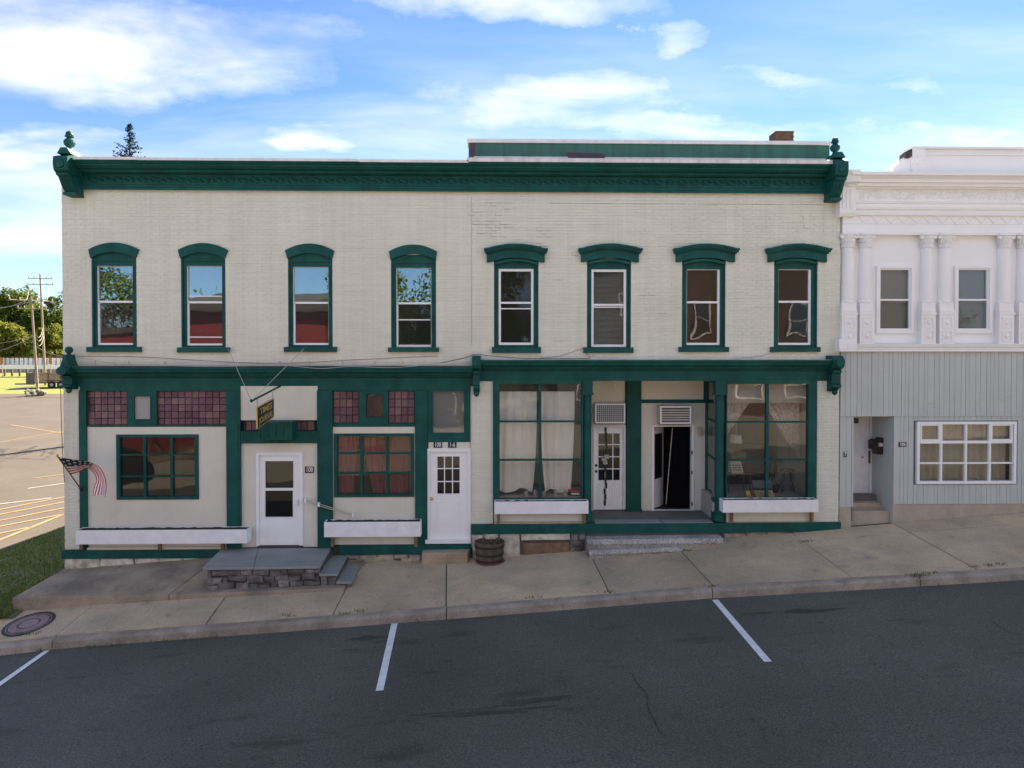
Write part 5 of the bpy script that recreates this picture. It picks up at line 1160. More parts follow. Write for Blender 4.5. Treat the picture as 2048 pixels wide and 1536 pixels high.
# hanging sign
tip, base = P3(503, 802, -1.45), P3(562, 771, 0.0)
SG = thing('hanging_sign', base, 'black and gold hanging sign reading TIMES JOURNAL on an iron arm', 'sign')
m = MB(); m.tube([base + Vector((0, .05, 0)), tip], .022, 8); m.lathe([(.01, -.03), (.035, -.01), (.035, .02), (.01, .04)], tip, 8); m.build('arm', 'green', SG)
def armp(t): return base + (tip - base) * t
ta, tb = .30, .86; A_, B_ = P3(547, 796, armp(ta).y), P3(513, 815, armp(tb).y); A2, B2 = P3(547, 834, armp(ta).y), P3(514, 858, armp(tb).y)
ux = (A_ - B_); ux_n = ux.normalized(); nrm = Vector((0, 0, 1)).cross(ux_n).normalized(); nrm = nrm if nrm.dot(CAM - A_) > 0 else -nrm
def sboard(grow, th, name, mm, off):
    c = [B2 - ux_n * grow + Vector((0, 0, -grow)), A2 + ux_n * grow + Vector((0, 0, -grow)), A_ + ux_n * grow + Vector((0, 0, grow)), B_ - ux_n * grow + Vector((0, 0, grow))]
    q = MB(); q.hexa([p + nrm * (off - th) for p in c], [p + nrm * off for p in c]); return q.build(name, mm, SG)
sboard(-.002, .03, 'border', 'gold', .013); sboard(-.018, .034, 'board', 'black', .015)
up_ = ((A_ + B_) / 2 - (A2 + B2) / 2).normalized(); ctr = (A_ + B_ + A2 + B2) / 4; Mx = Matrix((ux_n, up_, nrm)).transposed().to_4x4()
hgt = ((A_ + B_) / 2 - (A2 + B2) / 2).length
for s_, dz, sx in (('TIMES', .20, .82), ('JOURNAL', -.22, .80)):
    t_ = text(s_, hgt * .43, 'gold', SG, Matrix.Translation(ctr + up_ * hgt * dz + nrm * .019) @ Mx, ext=.002, bold=.002, sx=ux.length * .84 / (hgt * .43 * (3.05 if s_ == 'TIMES' else 4.55)) )
for t in (ta + .04, tb - .04):
    p = armp(t); e = A_ if t < .5 else B_; q = MB(); z0_, z1_ = e.z, p.z; pp = e + (ux_n * -.04 if t < .5 else ux_n * .04)
    n = 4
    for i in range(n): zc2 = pp.z + (p.z - pp.z) * (i + .5) / n; q.tube([(pp.x + .014 * math.cos(a_) * (i % 2), pp.y + .014 * math.cos(a_) * ((i + 1) % 2), zc2 + (p.z - pp.z) / n * .7 * math.sin(a_)) for a_ in [k * .785 for k in range(9)]], .004, 4, False)
    q.build('chain', 'cablegrey', SG)
for e in (P3(455, 695, -.02), P3(612, 693, -.02)): q = MB(); q.tube([tip, e], .0065, 5); q.build('stay_wire', 'cablegrey', SG)
# flag
FL = thing('flag', P3(163, 980, -.03), 'small American flag blowing from an angled wooden pole on the corner post', 'flag')
pt, pbs = P3(115, 912, -1.05), P3(163.5, 981, -.03)
q = MB(); q.tube([pbs, pt], .014, 8); q.build('pole', 'woodbrown', FL); q = MB(); q.lathe([(.005, -.03), (.022, -.01), (.026, .01), (.012, .035), (.003, .05)], pt, 8); q.build('pole_finial', 'gold', FL)
q = MB(); q.tube([pbs + Vector((0, .04, -.05)), pbs + (pt - pbs) * .08], .024, 8); q.build('holder', 'iron', FL)
def curve(pts, t):
    t *= len(pts) - 1; i = min(int(t), len(pts) - 2); f = t - i; p0, p1, p2, p3 = [Vector(pts[max(0, min(len(pts) - 1, i + k))]) for k in (-1, 0, 1, 2)]
    return .5 * ((2 * p1) + (p2 - p0) * f + (2 * p0 - 5 * p1 + 4 * p2 - p3) * f * f + (3 * p1 - p0 - 3 * p2 + p3) * f ** 3)
h0, h1 = 0.03, .52
def hp(t): return pt + (pbs - pt) * t
TE = [hp(h0), P3(146, 919, -1.0), P3(176, 924, -.95), P3(199, 936, -.92), P3(211, 956, -.95), P3(215, 975, -.98), P3(213, 993, -.95)]
BE = [hp(h1), P3(158, 944, -.62), P3(172, 936, -.52), P3(186, 944, -.48), P3(194, 958, -.45), P3(190, 973, -.5), P3(187, 990, -.52)]
nu, nv = 60, 39; q = MB(); vs = []
for i in range(nu + 1):
    u = i / nu; a, b = curve(TE, u), curve(BE, u)
    for j in range(nv + 1):
        v = j / nv; p = a + (b - a) * v; p = p + Vector((0, .05 * math.sin(v * 7 + u * 5) * u, .012 * math.sin(v * 9 + u * 3) * u)); vs.append(p)
q.v = [tuple(p) for p in vs]
for i in range(nu):
    for j in range(nv):
        q.f.append((i * (nv + 1) + j, (i + 1) * (nv + 1) + j, (i + 1) * (nv + 1) + j + 1, i * (nv + 1) + j + 1)); st_ = j // 3
        if i < 24 and j < 21: k = 2 + (-2 + 1 if (i % 4 in (1, 2) and j % 4 in (1, 2) and (i // 4 + j // 4) % 2 == 0) else 0)
        else: k = 0 if st_ % 2 == 0 else 1
        q.m.append({0: 0, 1: 1, 2: 2}[k])
q.build('cloth', ['red', 'flagwhite', 'navy'], FL, smooth=True, fix=False)
# number plates
def plate(label, s_, px0, py0, px1, py1, y, dark=True, gaps=None):
    x0, x1, z0, z1 = rect(px0, py0, px1, py1, y); o = thing('number_plate', ((x0 + x1) / 2, y, z0), label, 'number plate', 'house number plates')
    bx('backing', 'black', o, x0, x1, y - .006, y, z0, z1); t_ = text(s_, (z1 - z0) * 1.08, 'flagwhite', o, front((x0 + x1) / 2, y - .009, (z0 + z1) / 2), bold=.0012, sx=.9 * (x1 - x0) / ((z1 - z0) * .62 * len(s_))); return o
plate('black plate with white number 108 beside the storm door', '108', 610, 933, 628, 946, -.0)
plate('black plate with white number 108 above the panelled door', '108', 867, 883.5, 884.5, 895.5, -.012)
plate('black plate with white number 1-6 above the panelled door', '1-6', 896, 883.5, 913, 895.5, -.012)
plate('black plate with white number 106 on the grey boards', '106', 1797, 884, 1812.5, 893.5, -.005)
plate('small black plate with white number 7 on the grey corner boards', '7', 1687, 903, 1693.5, 914, -.005)
# mailbox and 1-2-4-6 strip on the door frame
a, b, c, d = rect(1749, 879, 1781, 909, .35); xw = XD1
MBX = thing('mailbox', (xw, .55, c), 'black metal mailbox numbered 106 on the recess wall', 'mailbox')
q = MB(); q.box(xw - .15, xw + .0, .42, .62, P(1770, 909, .4)[1], P(1770, 884, .4)[1]); q.prism([(xw, P(1770, 884, .4)[1]), (xw - .16, P(1770, 884, .4)[1]), (xw - .05, P(1770, 876, .4)[1]), (xw, P(1770, 876, .4)[1])], 'y', .41, .63); q.build('box', 'black', MBX)
q = MB(); zt = P(1750, 883, .75)[1]; q.box(xw - .12, xw, .68, .88, zt - .18, zt); q.prism([(xw, zt), (xw - .13, zt), (xw - .04, zt + .06), (xw, zt + .06)], 'y', .67, .89); q.build('box', 'black', MBX)
for k in range(2): q = MB(); q.tube([(xw - .06 - .04 * k, .75, zt - .18), (xw - .07 - .04 * k, .74, zt - .24), (xw - .05 - .04 * k, .74, zt - .27)], .006, 5); q.build('hook', 'black', MBX)
text('106', .12, 'flagwhite', MBX, front(xw - .075, .415, P(1770, 890, .4)[1]), bold=.003, sx=.62)
NS = thing('number_strip', P3(1742, 905, DY - .03), 'white vertical number strip 1246 on the recessed door frame', 'number strip'); a, b, c, d = rect(1738, 864, 1744, 897, DY - .03)
bx('backing', 'white', NS, a, b, DY - .036, DY - .03, c, d)
for k, s_ in enumerate('1246'): text(s_, (d - c) / 4.4, 'acdark', NS, front((a + b) / 2, DY - .039, d - (d - c) * (k + .5) / 4), sx=.8)
# porch light, security bulb, awning bar
PLx = P3(1400, 862, RY - .06); q = MB(); q.lathe([(.05, .0), (.05, -.03), (.03, -.05)], (PLx.x, RY, PLx.z + .06), 10, 'y'); q.lathe([(.02, -.10), (.055, -.09), (.05, .03), (.03, .07)], (PLx.x, RY - .08, PLx.z), 10); tag(q.build('porch_light', 'tan_curtain', smooth=True), 'small jar porch light beside the open black doorway', 'light')
q = MB(); pe = P3(1229, 768, RY - .3); q.lathe([(.02, .0), (.035, .02), (.04, .05), (.02, .09)], pe - Vector((0, 0, .07)), 10); q.tube([pe, pe + Vector((0, .28, .08))], .012, 6); tag(q.build('ceiling_bulb', 'white', smooth=True), 'bare bulb under the ceiling of the recessed entry', 'light')
AB = thing('awning_bar', P3(660, 1015, -.12), 'broken white awning bar slanting across the green pilaster by the storm door', 'bar')
a, b = P3(607, 1002, -.14), P3(709, 1033, -.10)
for k in (0, 1): q = MB(); q.tube([a + Vector((0, -.02 * k, .05 * k)), b + Vector((0, -.02 * k, .04 * k))], .009, 6); q.build('rail', 'tan_curtain', AB)
for t in (.04, .3, .97): p = a + (b - a) * t; q = MB(); q.box(p.x - .02, p.x + .02, p.y - .03, .0, p.z - .02, p.z + .07); q.build('bracket', 'white_wood', AB)
# barrel planter
bc = onz(979, 1124, SW); bc.y = -.34; bc.z = SW(bc.x, bc.y); zt = P(979, 1082, -.34)[1]; hB = zt - bc.z; r0, r1 = .28, .335
BR = thing('barrel_planter', bc, 'half wooden barrel planter with iron hoops on the sidewalk', 'planter'); nst = 18
for k in range(nst):
    a0, a1 = 6.2832 * (k + .03) / nst, 6.2832 * (k + .97) / nst; vs = []
    for t in (0, .35, .7, 1):
        r_ = r0 + (r1 - r0) * (t * 1.4 - .4 * t * t)
        for rr_ in (r_ + .004 * math.sin(k * 5), r_ - .035):
            for a_ in (a0, a1): vs.append((bc.x + rr_ * math.cos(a_), bc.y + rr_ * math.sin(a_), bc.z - .02 + (hB + .02) * t + (.006 * math.sin(k * 7) if t == 1 else 0)))
    fs = []
    for t in range(3):
        o_ = 4 * t; fs += [(o_, o_ + 1, o_ + 5, o_ + 4), (o_ + 3, o_ + 2, o_ + 6, o_ + 7), (o_ + 1, o_ + 3, o_ + 7, o_ + 5), (o_ + 2, o_, o_ + 4, o_ + 6)]
    fs += [(0, 2, 3, 1), (12, 13, 15, 14)]; MB().add(vs, fs).build('stave', 'barrel', BR)
for t in (.12, .42, .80):
    r_ = r0 + (r1 - r0) * (t * 1.4 - .4 * t * t) + .006; z = bc.z + hB * t; q = MB(); q.lathe([(r_ - .012, z - .025), (r_, z - .025), (r_ + .006, z + .025), (r_ - .012, z + .025)], (bc.x, bc.y, 0), 32); q.build('hoop', 'iron', BR)
q = MB(); q.lathe([(.05, -.02), (r1 - .03, -.03), (r1 - .03, .0), (.15, .015), (.01, .02)], (bc.x, bc.y, zt - .03), 20); q.build('soil', 'soil', BR)
q = MB(); g9 = random.Random(8)
for _ in range(60): a_ = g9.uniform(0, 6.28); r_ = g9.uniform(0, .27); x, y = bc.x + r_ * math.cos(a_), bc.y + r_ * math.sin(a_); q.tube([(x, y, zt - .03), (x + g9.uniform(-.06, .06), y + g9.uniform(-.06, .06), zt + g9.uniform(-.02, .05))], .005, 4)
stuff(q.build('dry_stems', 'woodbrown', BR))
q = MB(); q.lathe([(.29, 0), (.33, .01), (.33, .03), (.29, .035)], (bc.x + .02, bc.y, bc.z - .01), 24); q.build('rim_base', 'rust', BR)
# cables on the facade
def cable(label, pts, r=.006, m='cablegrey'):
    vs = []
    for i in range((len(pts) - 1) * 8 + 1): vs.append(curve(pts, i / ((len(pts) - 1) * 8)))
    q = MB(); q.tube(vs, r, 5); return tag(q.build('cable', m), label, 'cable', 'cables along the facade')
cy = -.33
cable('pale cable lying along the ledge above the left shop cornice', [P3(a, b, cy) for a, b in ((150, 712), (235, 728), (330, 731), (430, 733), (560, 731), (640, 737), (700, 733), (790, 735), (870, 727), (944, 712))], .007, 'cablegrey')
cable('thin dark cable sagging between the arched window sills', [P3(a, b, -.02) for a, b in ((140, 712), (280, 714), (420, 722), (560, 727), (720, 719), (875, 712))], .004, 'cableblack')
cable('dark cable rising from the ledge over the middle bracket to the right sills', [P3(a, b, -.34) for a, b in ((880, 726), (930, 716), (950, 709), (985, 712), (1060, 717), (1180, 717))], .007, 'cableblack')
cable('cable dropping from the sill of the second right-hand window', [P3(a, b, -.03) for a, b in ((1080, 716), (1120, 712), (1166, 697), (1172, 706), (1180, 715))], .004, 'cableblack')
cable('thin black cable from the far right sill down to the ledge', [P3(a, b, -.1) for a, b in ((1640, 694), (1580, 697), (1520, 712), (1470, 717))], .004, 'cableblack')
cable('black wire hanging down the left corner of the building', [P3(a, b, -.05) for a, b in ((121, 770), (123, 850), (126, 920), (129, 965))], .007, 'cableblack')
q = MB(); g10 = random.Random(2)
IL = {190: 'cable insulator on the ledge next to the ball finial bracket', 258: 'cable insulator below the sill of the first arched window', 330: 'cable insulator between the first two arched windows', 560: 'cable insulator left of the third arched window sill', 620: 'cable insulator under the third arched window', 685: 'cable insulator just right of the third arched window sill', 750: 'cable insulator left of the fourth arched window sill', 805: 'cable insulator under the fourth arched window'}
for px in (190, 258, 330, 560, 620, 685, 750, 805): p = P3(px, 729, -.2); q = MB(); q.lathe([(.01, 0), (.02, .02), (.014, .04), (.022, .06), (.008, .08)], p, 8); tag(q.build('cable_insulator', 'tan_curtain'), IL[px], 'insulator', 'insulators on the cornice ledge')

# ================================================================== BEHIND THE GLASS
def tagc(o, l, c, g=None): return tag(o, l, c, g)
a, b, c, d = gA
def drape(l, xa, xb, za, zb, y, m, amp, wv, seed, **k): o = cloth('curtain', m, None, xa, xb, za, zb, y, amp, wv, seed=seed, **k); return tag(o, l, 'curtain')
xm = P(1082, 880)[0]; zt_ = P(1080, 783, .3)[1]
drape('white sheet hung behind the left half of the sheeted shop window', a + .02, xm - .08, P(1040, 982, .3)[1], zt_, .3, 'curtain', .022, 4, 3, hem=.10, pinch=lambda v, p, q: (p, q - .10 * (1 - v) ** 3))
drape('white sheet hung behind the right half of the sheeted shop window', xm + .02, b - .12, P(1120, 985, .3)[1], zt_, .32, 'curtain', .022, 4, 8, hem=.12, pinch=lambda v, p, q: (p + .10 * (1 - v) ** 3, q - .10 * (1 - v) ** 2))
zf = c + .02
bx_ = lambda n, m, l, ct, *q, g=None: tag(MB().box(*q).build(n, m), l, ct, g)
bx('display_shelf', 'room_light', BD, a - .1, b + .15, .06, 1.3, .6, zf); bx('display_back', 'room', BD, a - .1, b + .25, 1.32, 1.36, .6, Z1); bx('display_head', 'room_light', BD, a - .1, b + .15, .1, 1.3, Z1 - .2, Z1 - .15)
JL = ['jar on the shop window sill furthest from the flat box', 'taller jar beside the first jar on the shop window sill', 'jar standing at the mullion below the white sheets', 'taller jar between the mullion and the flat box', 'jar right next to the flat box on the sill']
for k, px in enumerate((1053, 1071, 1088, 1112, 1130)):
    p = P3(px, 990, .14); q = MB(); h = .11 + .03 * (k % 2); q.lathe([(.04, 0), (.045, .01), (.045, h * .8), (.03, h * .9), (.034, h)], (p.x, .16, zf), 10); tag(q.build('jar', 'lace'), JL[k], 'jar', 'jars on the shop window sill')
x0, x1 = P(1138, 985, .2)[0], P(1162, 985, .2)[0]; JB = thing('display_box', (x0, .3, zf), 'dark flat box with a red lid on the shop window sill', 'box'); bx('case', 'black', JB, x0, x1, .12, .38, zf, zf + .09); bx('lid', 'red_curtain', JB, x0 - .01, x1 + .01, .11, .39, zf + .09, zf + .12); bx('label', 'white', JB, x0 + .04, x1 - .04, .105, .112, zf + .03, zf + .07)
# red curtains
a, b, c, d = wB
RC = [(668, 716, 'red curtain panel at the left of the small-paned window', 1), (722, 772, 'red curtain drawn back at the middle of the small-paned window', 4), (778, 828, 'red curtain panel at the right of the small-paned window', 6)]
for pa, pb_, l, sd_ in RC:
    x0, x1 = P(pa, 930, .2)[0], P(pb_, 930, .2)[0]
    pin = (lambda v, p, q: (p + (q - p) * .55 * (1 - v) ** 1.3, q)) if sd_ == 4 else ((lambda v, p, q: (p, q + .04 - .16 * (1 - v))) if sd_ == 1 else None)
    drape(l, x0, x1, c - .1, d + .1, .22 + .02 * sd_ * .3, 'red_curtain', .03, 5, sd_, pinch=pin)
# right display
a, b, c, d = gB; zf = P(1534, 988, .5)[1] - .02
bx('display_shelf', 'room_light', BD, a - .2, b + .1, .06, 1.9, .6, zf); bx('display_side', 'room_light', BD, b + .06, b + .12, .1, 1.9, .6, Z1 - .1)
bx('display_head', 'room_light', BD, a - .2, b + .1, .25, .30, P(1534, 806, .25)[1], Z1 - .1)
drape('lace curtain swept to the left of the cluttered display window', a + .0, P(1500, 850, .34)[0], P(1460, 875, .34)[1], P(1460, 806, .34)[1], .36, 'lace', .02, 6, 11, pinch=lambda v, p, q: (p, p + (q - p) * (.12 + .88 * v)))
drape('patterned lace curtain swept to the right of the cluttered display window', P(1530, 850, .34)[0], P(1602, 850, .34)[0], P(1590, 915, .34)[1], P(1590, 806, .34)[1], .40, 'lace', .02, 7, 13, pinch=lambda v, p, q: (p + (q - p) * .92 * (1 - v), q))
def at(px, py, y): return P3(px, py, y)
p = at(1545, 985, .35); TW = thing('typewriter', (p.x, .35, zf), 'pale yellow portable typewriter in its open case in the display window', 'typewriter')
q = MB(); x0, x1 = P(1507, 980, .35)[0], P(1545, 980, .35)[0]; q.prism([(.30, zf + .02), (.36, zf + .02), (.48, zf + .36), (.42, zf + .36)], 'x', x0, x1); q.build('case_lid', 'greyside', TW)
q = MB(); x0, x1 = P(1510, 985, .2)[0], P(1547, 985, .2)[0]; q.prism([(.12, zf), (.36, zf), (.36, zf + .14), (.28, zf + .15), (.13, zf + .05)], 'x', x0, x1); q.build('body', 'typewriter', TW)
for r_ in range(3):
    q = MB()
    for k in range(9): xx = x0 + .05 + (x1 - x0 - .1) * k / 8; q.box(xx - .011, xx + .011, .13 + r_ * .035, .15 + r_ * .035, zf + .055 + r_ * .022, zf + .075 + r_ * .022)
    q.build('key_row', 'lace', TW)
q = MB(); q.tube([(x0 - .02, .31, zf + .17), (x1 + .02, .31, zf + .17)], .02, 10); q.build('platen', 'black', TW)
p = at(1497, 988, .2); q = MB(); q.hexa([(p.x - .05, .15, zf), (p.x + .05, .14, zf), (p.x + .05, .24, zf), (p.x - .05, .25, zf)], [(p.x - .06, .21, zf + .15), (p.x + .03, .20, zf + .16), (p.x + .03, .24, zf + .16), (p.x - .06, .25, zf + .15)]); tag(q.build('note_pad', 'yellowpad'), 'orange-yellow pad leaning in the display window', 'pad')
# stool
p = at(1574, 940, .9); zs_ = P(1574, 940, .9)[1]; SO = thing('stool', (p.x, .9, zf), 'dark round-seated stool with splayed legs in the display window', 'stool')
q = MB(); q.lathe([(.05, -.03), (.17, -.03), (.18, 0), (.16, .02), (.02, .025)], (p.x, .9, zs_), 18); q.build('seat', 'room_brown', SO)
for k in range(4): a_ = .6 + k * 1.5708; q = MB(); q.tube([(p.x + .1 * math.cos(a_), .9 + .1 * math.sin(a_), zs_ - .02), (p.x + .13 * math.cos(a_), .9 + .13 * math.sin(a_), (zs_ + zf) / 2), (p.x + .2 * math.cos(a_), .9 + .2 * math.sin(a_), zf + .01)], .013, 6); q.build('leg', 'iron', SO)
# adding machine on a table, lamp, box
p = at(1472, 945, .9); zt_ = P(1472, 945, .9)[1]; TB = thing('display_table', (p.x, .95, zf), 'small dark side table at the left of the display window', 'table'); bx('table_top', 'room_brown', TB, p.x - .26, p.x + .3, .7, 1.2, zt_ - .03, zt_)
for sx, sy in ((-.23, .73), (.27, .73), (-.23, 1.17), (.27, 1.17)): q = MB(); q.tube([(p.x + sx, sy, zt_ - .03), (p.x + sx * 1.05, sy, zf)], .014, 6); q.build('leg', 'iron', TB)
AM = thing('adding_machine', (p.x, .9, zt_), 'cream adding machine with grey keys on the side table', 'adding machine'); x0, x1 = P(1462, 935, .85)[0], P(1484, 935, .85)[0]; h = P(1472, 924, .85)[1] - zt_
q = MB(); q.prism([(.75, zt_), (1.05, zt_), (1.05, zt_ + h), (.92, zt_ + h), (.76, zt_ + .06)], 'x', x0, x1); q.build('body', 'tan_curtain', AM)
for k in range(3): q = MB(); [q.box(x0 + .03 + j * .05, x0 + .065 + j * .05, .765 + k * .04, .79 + k * .04, zt_ + .07 + k * .05, zt_ + .095 + k * .05) for j in range(4)]; q.build('key_row', 'acdark', AM)
p = at(1472, 878, 1.2); LP = thing('pendant_lamp', (p.x, 1.2, p.z), 'grey drum shaded pendant lamp hanging inside the display window', 'lamp'); q = MB(); q.lathe([(.15, -.09), (.13, .1), (.125, .1), (.145, -.09)], p, 20); q.build('lamp_shade', 'blind', LP); q = MB(); q.tube([p + Vector((0, 0, .05)), p + Vector((0, 0, 1.2))], .008, 6); q.build('cord', 'lace', LP)
p = at(1475, 908, 1.5); bxs = thing('storage_box', (p.x, 1.5, P(1475, 920, 1.5)[1]), 'brown carton on the shelf inside the display window', 'box'); z_ = P(1475, 920, 1.5)[1]; bx('carton', 'woodbrown', bxs, p.x - .2, p.x + .18, 1.4, 1.65, z_, z_ + .2); bx('carton_lid', 'room_brown', bxs, p.x - .21, p.x + .19, 1.39, 1.66, z_ + .2, z_ + .24)
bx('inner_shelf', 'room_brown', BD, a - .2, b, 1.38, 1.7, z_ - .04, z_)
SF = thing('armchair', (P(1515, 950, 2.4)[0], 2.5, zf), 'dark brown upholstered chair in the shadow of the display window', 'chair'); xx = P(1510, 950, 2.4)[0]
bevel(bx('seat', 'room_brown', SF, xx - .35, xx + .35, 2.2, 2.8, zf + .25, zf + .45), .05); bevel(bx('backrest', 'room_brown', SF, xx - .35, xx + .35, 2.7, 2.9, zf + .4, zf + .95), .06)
for s_ in (-1, 1): bevel(bx('armrest', 'room_brown', SF, xx + s_ * .42 - .07, xx + s_ * .42 + .07, 2.2, 2.85, zf + .1, zf + .6), .04)
for sx in (-.35, .35):
    for sy in (2.25, 2.8): bx('leg', 'iron', SF, xx + sx - .03, xx + sx + .03, sy - .03, sy + .03, zf, zf + .26)
p = at(1548, 975, .8); BN = thing('wire_bin', (p.x, .8, zf), 'black bin with loose cables in the display window', 'bin'); q = MB(); q.lathe([(.09, 0), (.12, .2), (.11, .2), (.08, .01)], (p.x, .8, zf), 14); q.build('bin', 'black', BN)
for k in range(4): q = MB(); q.tube([(p.x, .8, zf + .1), (p.x + .05 * k - .1, .78, zf + .3), (p.x + .12 * k - .1, .76, zf + .38 + .06 * k), (p.x + .16 * k - .1, .74, zf + .2)], .006, 5); q.build('loose_cable', 'blind', BN)

# ================================================================== TREES
def tree(name, x, y, z, h, cr, cz, seed, leaf, label, n=2600, ls=.3, group=None, trunk_r=.25, tall=1.0):
    g = random.Random(seed); o = thing(name, (x, y, z), label, 'tree', group); q = MB()
    pts = [(x + .15 * g.uniform(-1, 1) * i, y + .15 * g.uniform(-1, 1) * i, z - .2 + h * .75 * i / 5) for i in range(6)]; q.tube(pts, [trunk_r * (1 - .15 * i) for i in range(6)], 8)
    for i in range(7):
        s_ = Vector(pts[2 + i % 3]); a = g.uniform(0, 6.28); e = Vector((x + cr * .7 * math.cos(a), y + cr * .7 * math.sin(a), z + h * g.uniform(.5, .85))); q.tube([s_, (s_ + e) / 2 + Vector((0, 0, .4)), e], [trunk_r * .4, trunk_r * .25, trunk_r * .08], 5)
    q.build('trunk', 'trunk', o)
    q = MB(); cc = []
    for _ in range(int(34 * tall)):
        d = Vector((g.gauss(0, 1), g.gauss(0, 1), g.gauss(0, 1))).normalized() * g.uniform(.45, 1) ; cc.append((Vector((x + d.x * cr * .8, y + d.y * cr * .8, z + cz + d.z * (h - cz) * .82)), cr * g.uniform(.2, .38)))
    for k in range(n):
        c, r_ = g.choice(cc); d = Vector((g.gauss(0, 1), g.gauss(0, 1), g.gauss(0, 1))).normalized() * r_ * g.uniform(.5, 1.08); p = c + d
        u = Vector((g.gauss(0, 1), g.gauss(0, 1), g.gauss(0, .7))).normalized(); v = u.cross(Vector((g.gauss(0, 1), g.gauss(0, 1), g.gauss(0, 1)))).normalized(); s_ = ls * g.uniform(.6, 1.3)
        q.add([p - u * s_ * .5, p + v * s_ * .32, p + u * s_ * .55, p - v * s_ * .3], [(0, 1, 2, 3)])
    q.build('crown', leaf, o, fix=False); return o
BG = [(-4, 92, 612, 690, 'leaf_c', 'pale yellow-green tree standing in front of the dark wood'), (100, 96, 632, 700, 'leaf_c', 'slim light green tree right behind the utility poles'), (30, 112, 572, 700, 'leaf_a', 'broad tree with sunlit crown behind the bridge railing'),
      (72, 118, 590, 700, 'leaf_b', 'dark green tree rising behind the two utility poles'), (112, 114, 576, 700, 'leaf_a', 'tall tree touching the corner of the cream building'), (2, 122, 585, 700, 'leaf_b', 'dark tree at the back of the wood behind the pale tree'),
      (150, 120, 600, 700, 'leaf_b', 'dark tree mostly hidden behind the cream building'), (-55, 110, 590, 700, 'leaf_a', 'broad tree beyond the end of the bridge railing')]
for i, (px, y, pt_, pb2, lf_, lab) in enumerate(BG):
    t_ = P3(px, pt_, y); z = GZ(t_.x, y); h = t_.z - z; slim = 'slim' in lab
    tree('tree', t_.x, y, z, h, 2.3 if slim else h * .40, h * (.42 if slim else .5), 30 + i, lf_, lab, 15000 if not slim else 6000, .44, 'trees beyond the parking lot')
g = random.Random(77); mb = MB()
for _ in range(14000):                                   # undergrowth below the crowns
    x, y = g.uniform(-100, -52), g.uniform(99, 108); z = GZ(x, y) + (g.random() ** 1.4) * 6.0; u = Vector((g.gauss(0, 1), g.gauss(0, 1), g.gauss(0, 1))).normalized(); v = u.orthogonal().normalized(); s_ = .42; p = Vector((x, y, z))
    mb.add([p - u * s_ * .5, p + v * s_ * .3, p + u * s_ * .5, p - v * s_ * .3], [(0, 1, 2, 3)])
tag(stuff(mb.build('undergrowth', 'leaf_b', fix=False)), 'dark leafy undergrowth filling the edge of the wood behind the railing', 'undergrowth')
# spruce behind the roof
tp_ = P3(259, 248, 31); zb_ = GZ(tp_.x, 31); H = tp_.z - zb_; SPR = thing('spruce_tree', (tp_.x, 31, zb_), 'dark spruce top rising behind the roof of the cream building', 'tree'); q = MB(); q.tube([(tp_.x, 31, zb_ - .2), (tp_.x, 31, zb_ + H * .6), (tp_.x, 31, tp_.z)], [.3, .16, .02], 8); q.build('trunk', 'trunk', SPR)
q = MB(); g = random.Random(15); z = tp_.z - .05
while z > zb_ + 3:
    r_ = .12 + (tp_.z - z) * .40 * g.uniform(.65, 1.25); r_ = min(r_, 4)
    for k in range(4):
        a = g.uniform(0, 6.28); rl = r_ * g.uniform(.5, 1.15); e = Vector((math.cos(a), math.sin(a), -.12 + .3 * g.random())); n = max(3, int(rl / .09))
        for i in range(n):
            t = (i + .6) / n; p = Vector((tp_.x, 31, z)) + e * rl * t + Vector((0, 0, .12 * rl * t * t)); s_ = .17 * (1.1 - .4 * t)
            for _ in range(3): u = Vector((g.gauss(0, 1), g.gauss(0, 1), g.gauss(-.3, .5))).normalized(); v = u.orthogonal().normalized(); q.add([p, p + u * s_ * .5 + v * .035, p + u * s_, p + u * s_ * .5 - v * .035], [(0, 1, 2, 3)])
    z -= g.uniform(.10, .19) if z > tp_.z - 3.5 else .45
q.build('crown', 'needle', SPR, fix=False)
# ================================================================== BEYOND THE LOT
def upole(px_b, py_b, px_t, py_t, y, arms, label):
    b, t = P3(px_b, py_b, y), P3(px_t, py_t, y); b.z = GZ(b.x, y) - .1; o = thing('utility_pole', b, label, 'utility pole', 'utility poles by the lot'); q = MB(); q.tube([b, b + (t - b) * .5, t], [.15, .125, .09], 10); q.build('pole', 'pole_wood', o)
    for py, hw, dy in arms:
        p = P3(px_t + (px_b - px_t) * (py - py_t) / (py_b - py_t), py, y); q = MB(); a_ = p + Vector((-hw, -hw * dy, 0)); c_ = p + Vector((hw, hw * dy, 0)); q.tube([a_, c_], .055, 4); ar = q.build('crossarm', 'pole_wood', o)
        for t_ in (.03, .25, .75, .97): e = a_ + (c_ - a_) * t_; q = MB(); q.lathe([(.03, .05), (.07, .1), (.04, .16), (.08, .2), (.03, .3)], e, 7); q.build('insulator', 'blind', ar)
    return o
upole(76, 789, 62, 592, 60, ((601, 1.5, .9), (617, 1.3, .3)), 'leaning wooden utility pole with its foot in front of the trailer')
upole(91, 752, 80, 548, 72, ((557, 1.3, .2), (569, 1.4, .2)), 'taller utility pole with two crossarms behind the trailer')
def span(label, a, b, sag, r=.022, m='cablegrey'):
    vs = [a + (b - a) * (i / 12) - Vector((0, 0, sag * 4 * (i / 12) * (1 - i / 12))) for i in range(13)]; q = MB(); q.tube(vs, r, 4); tag(q.build('overhead_wire', m), label, 'wire', 'overhead wires at the poles')
A1, A2_ = P3(62, 602, 60), P3(82, 570, 72)
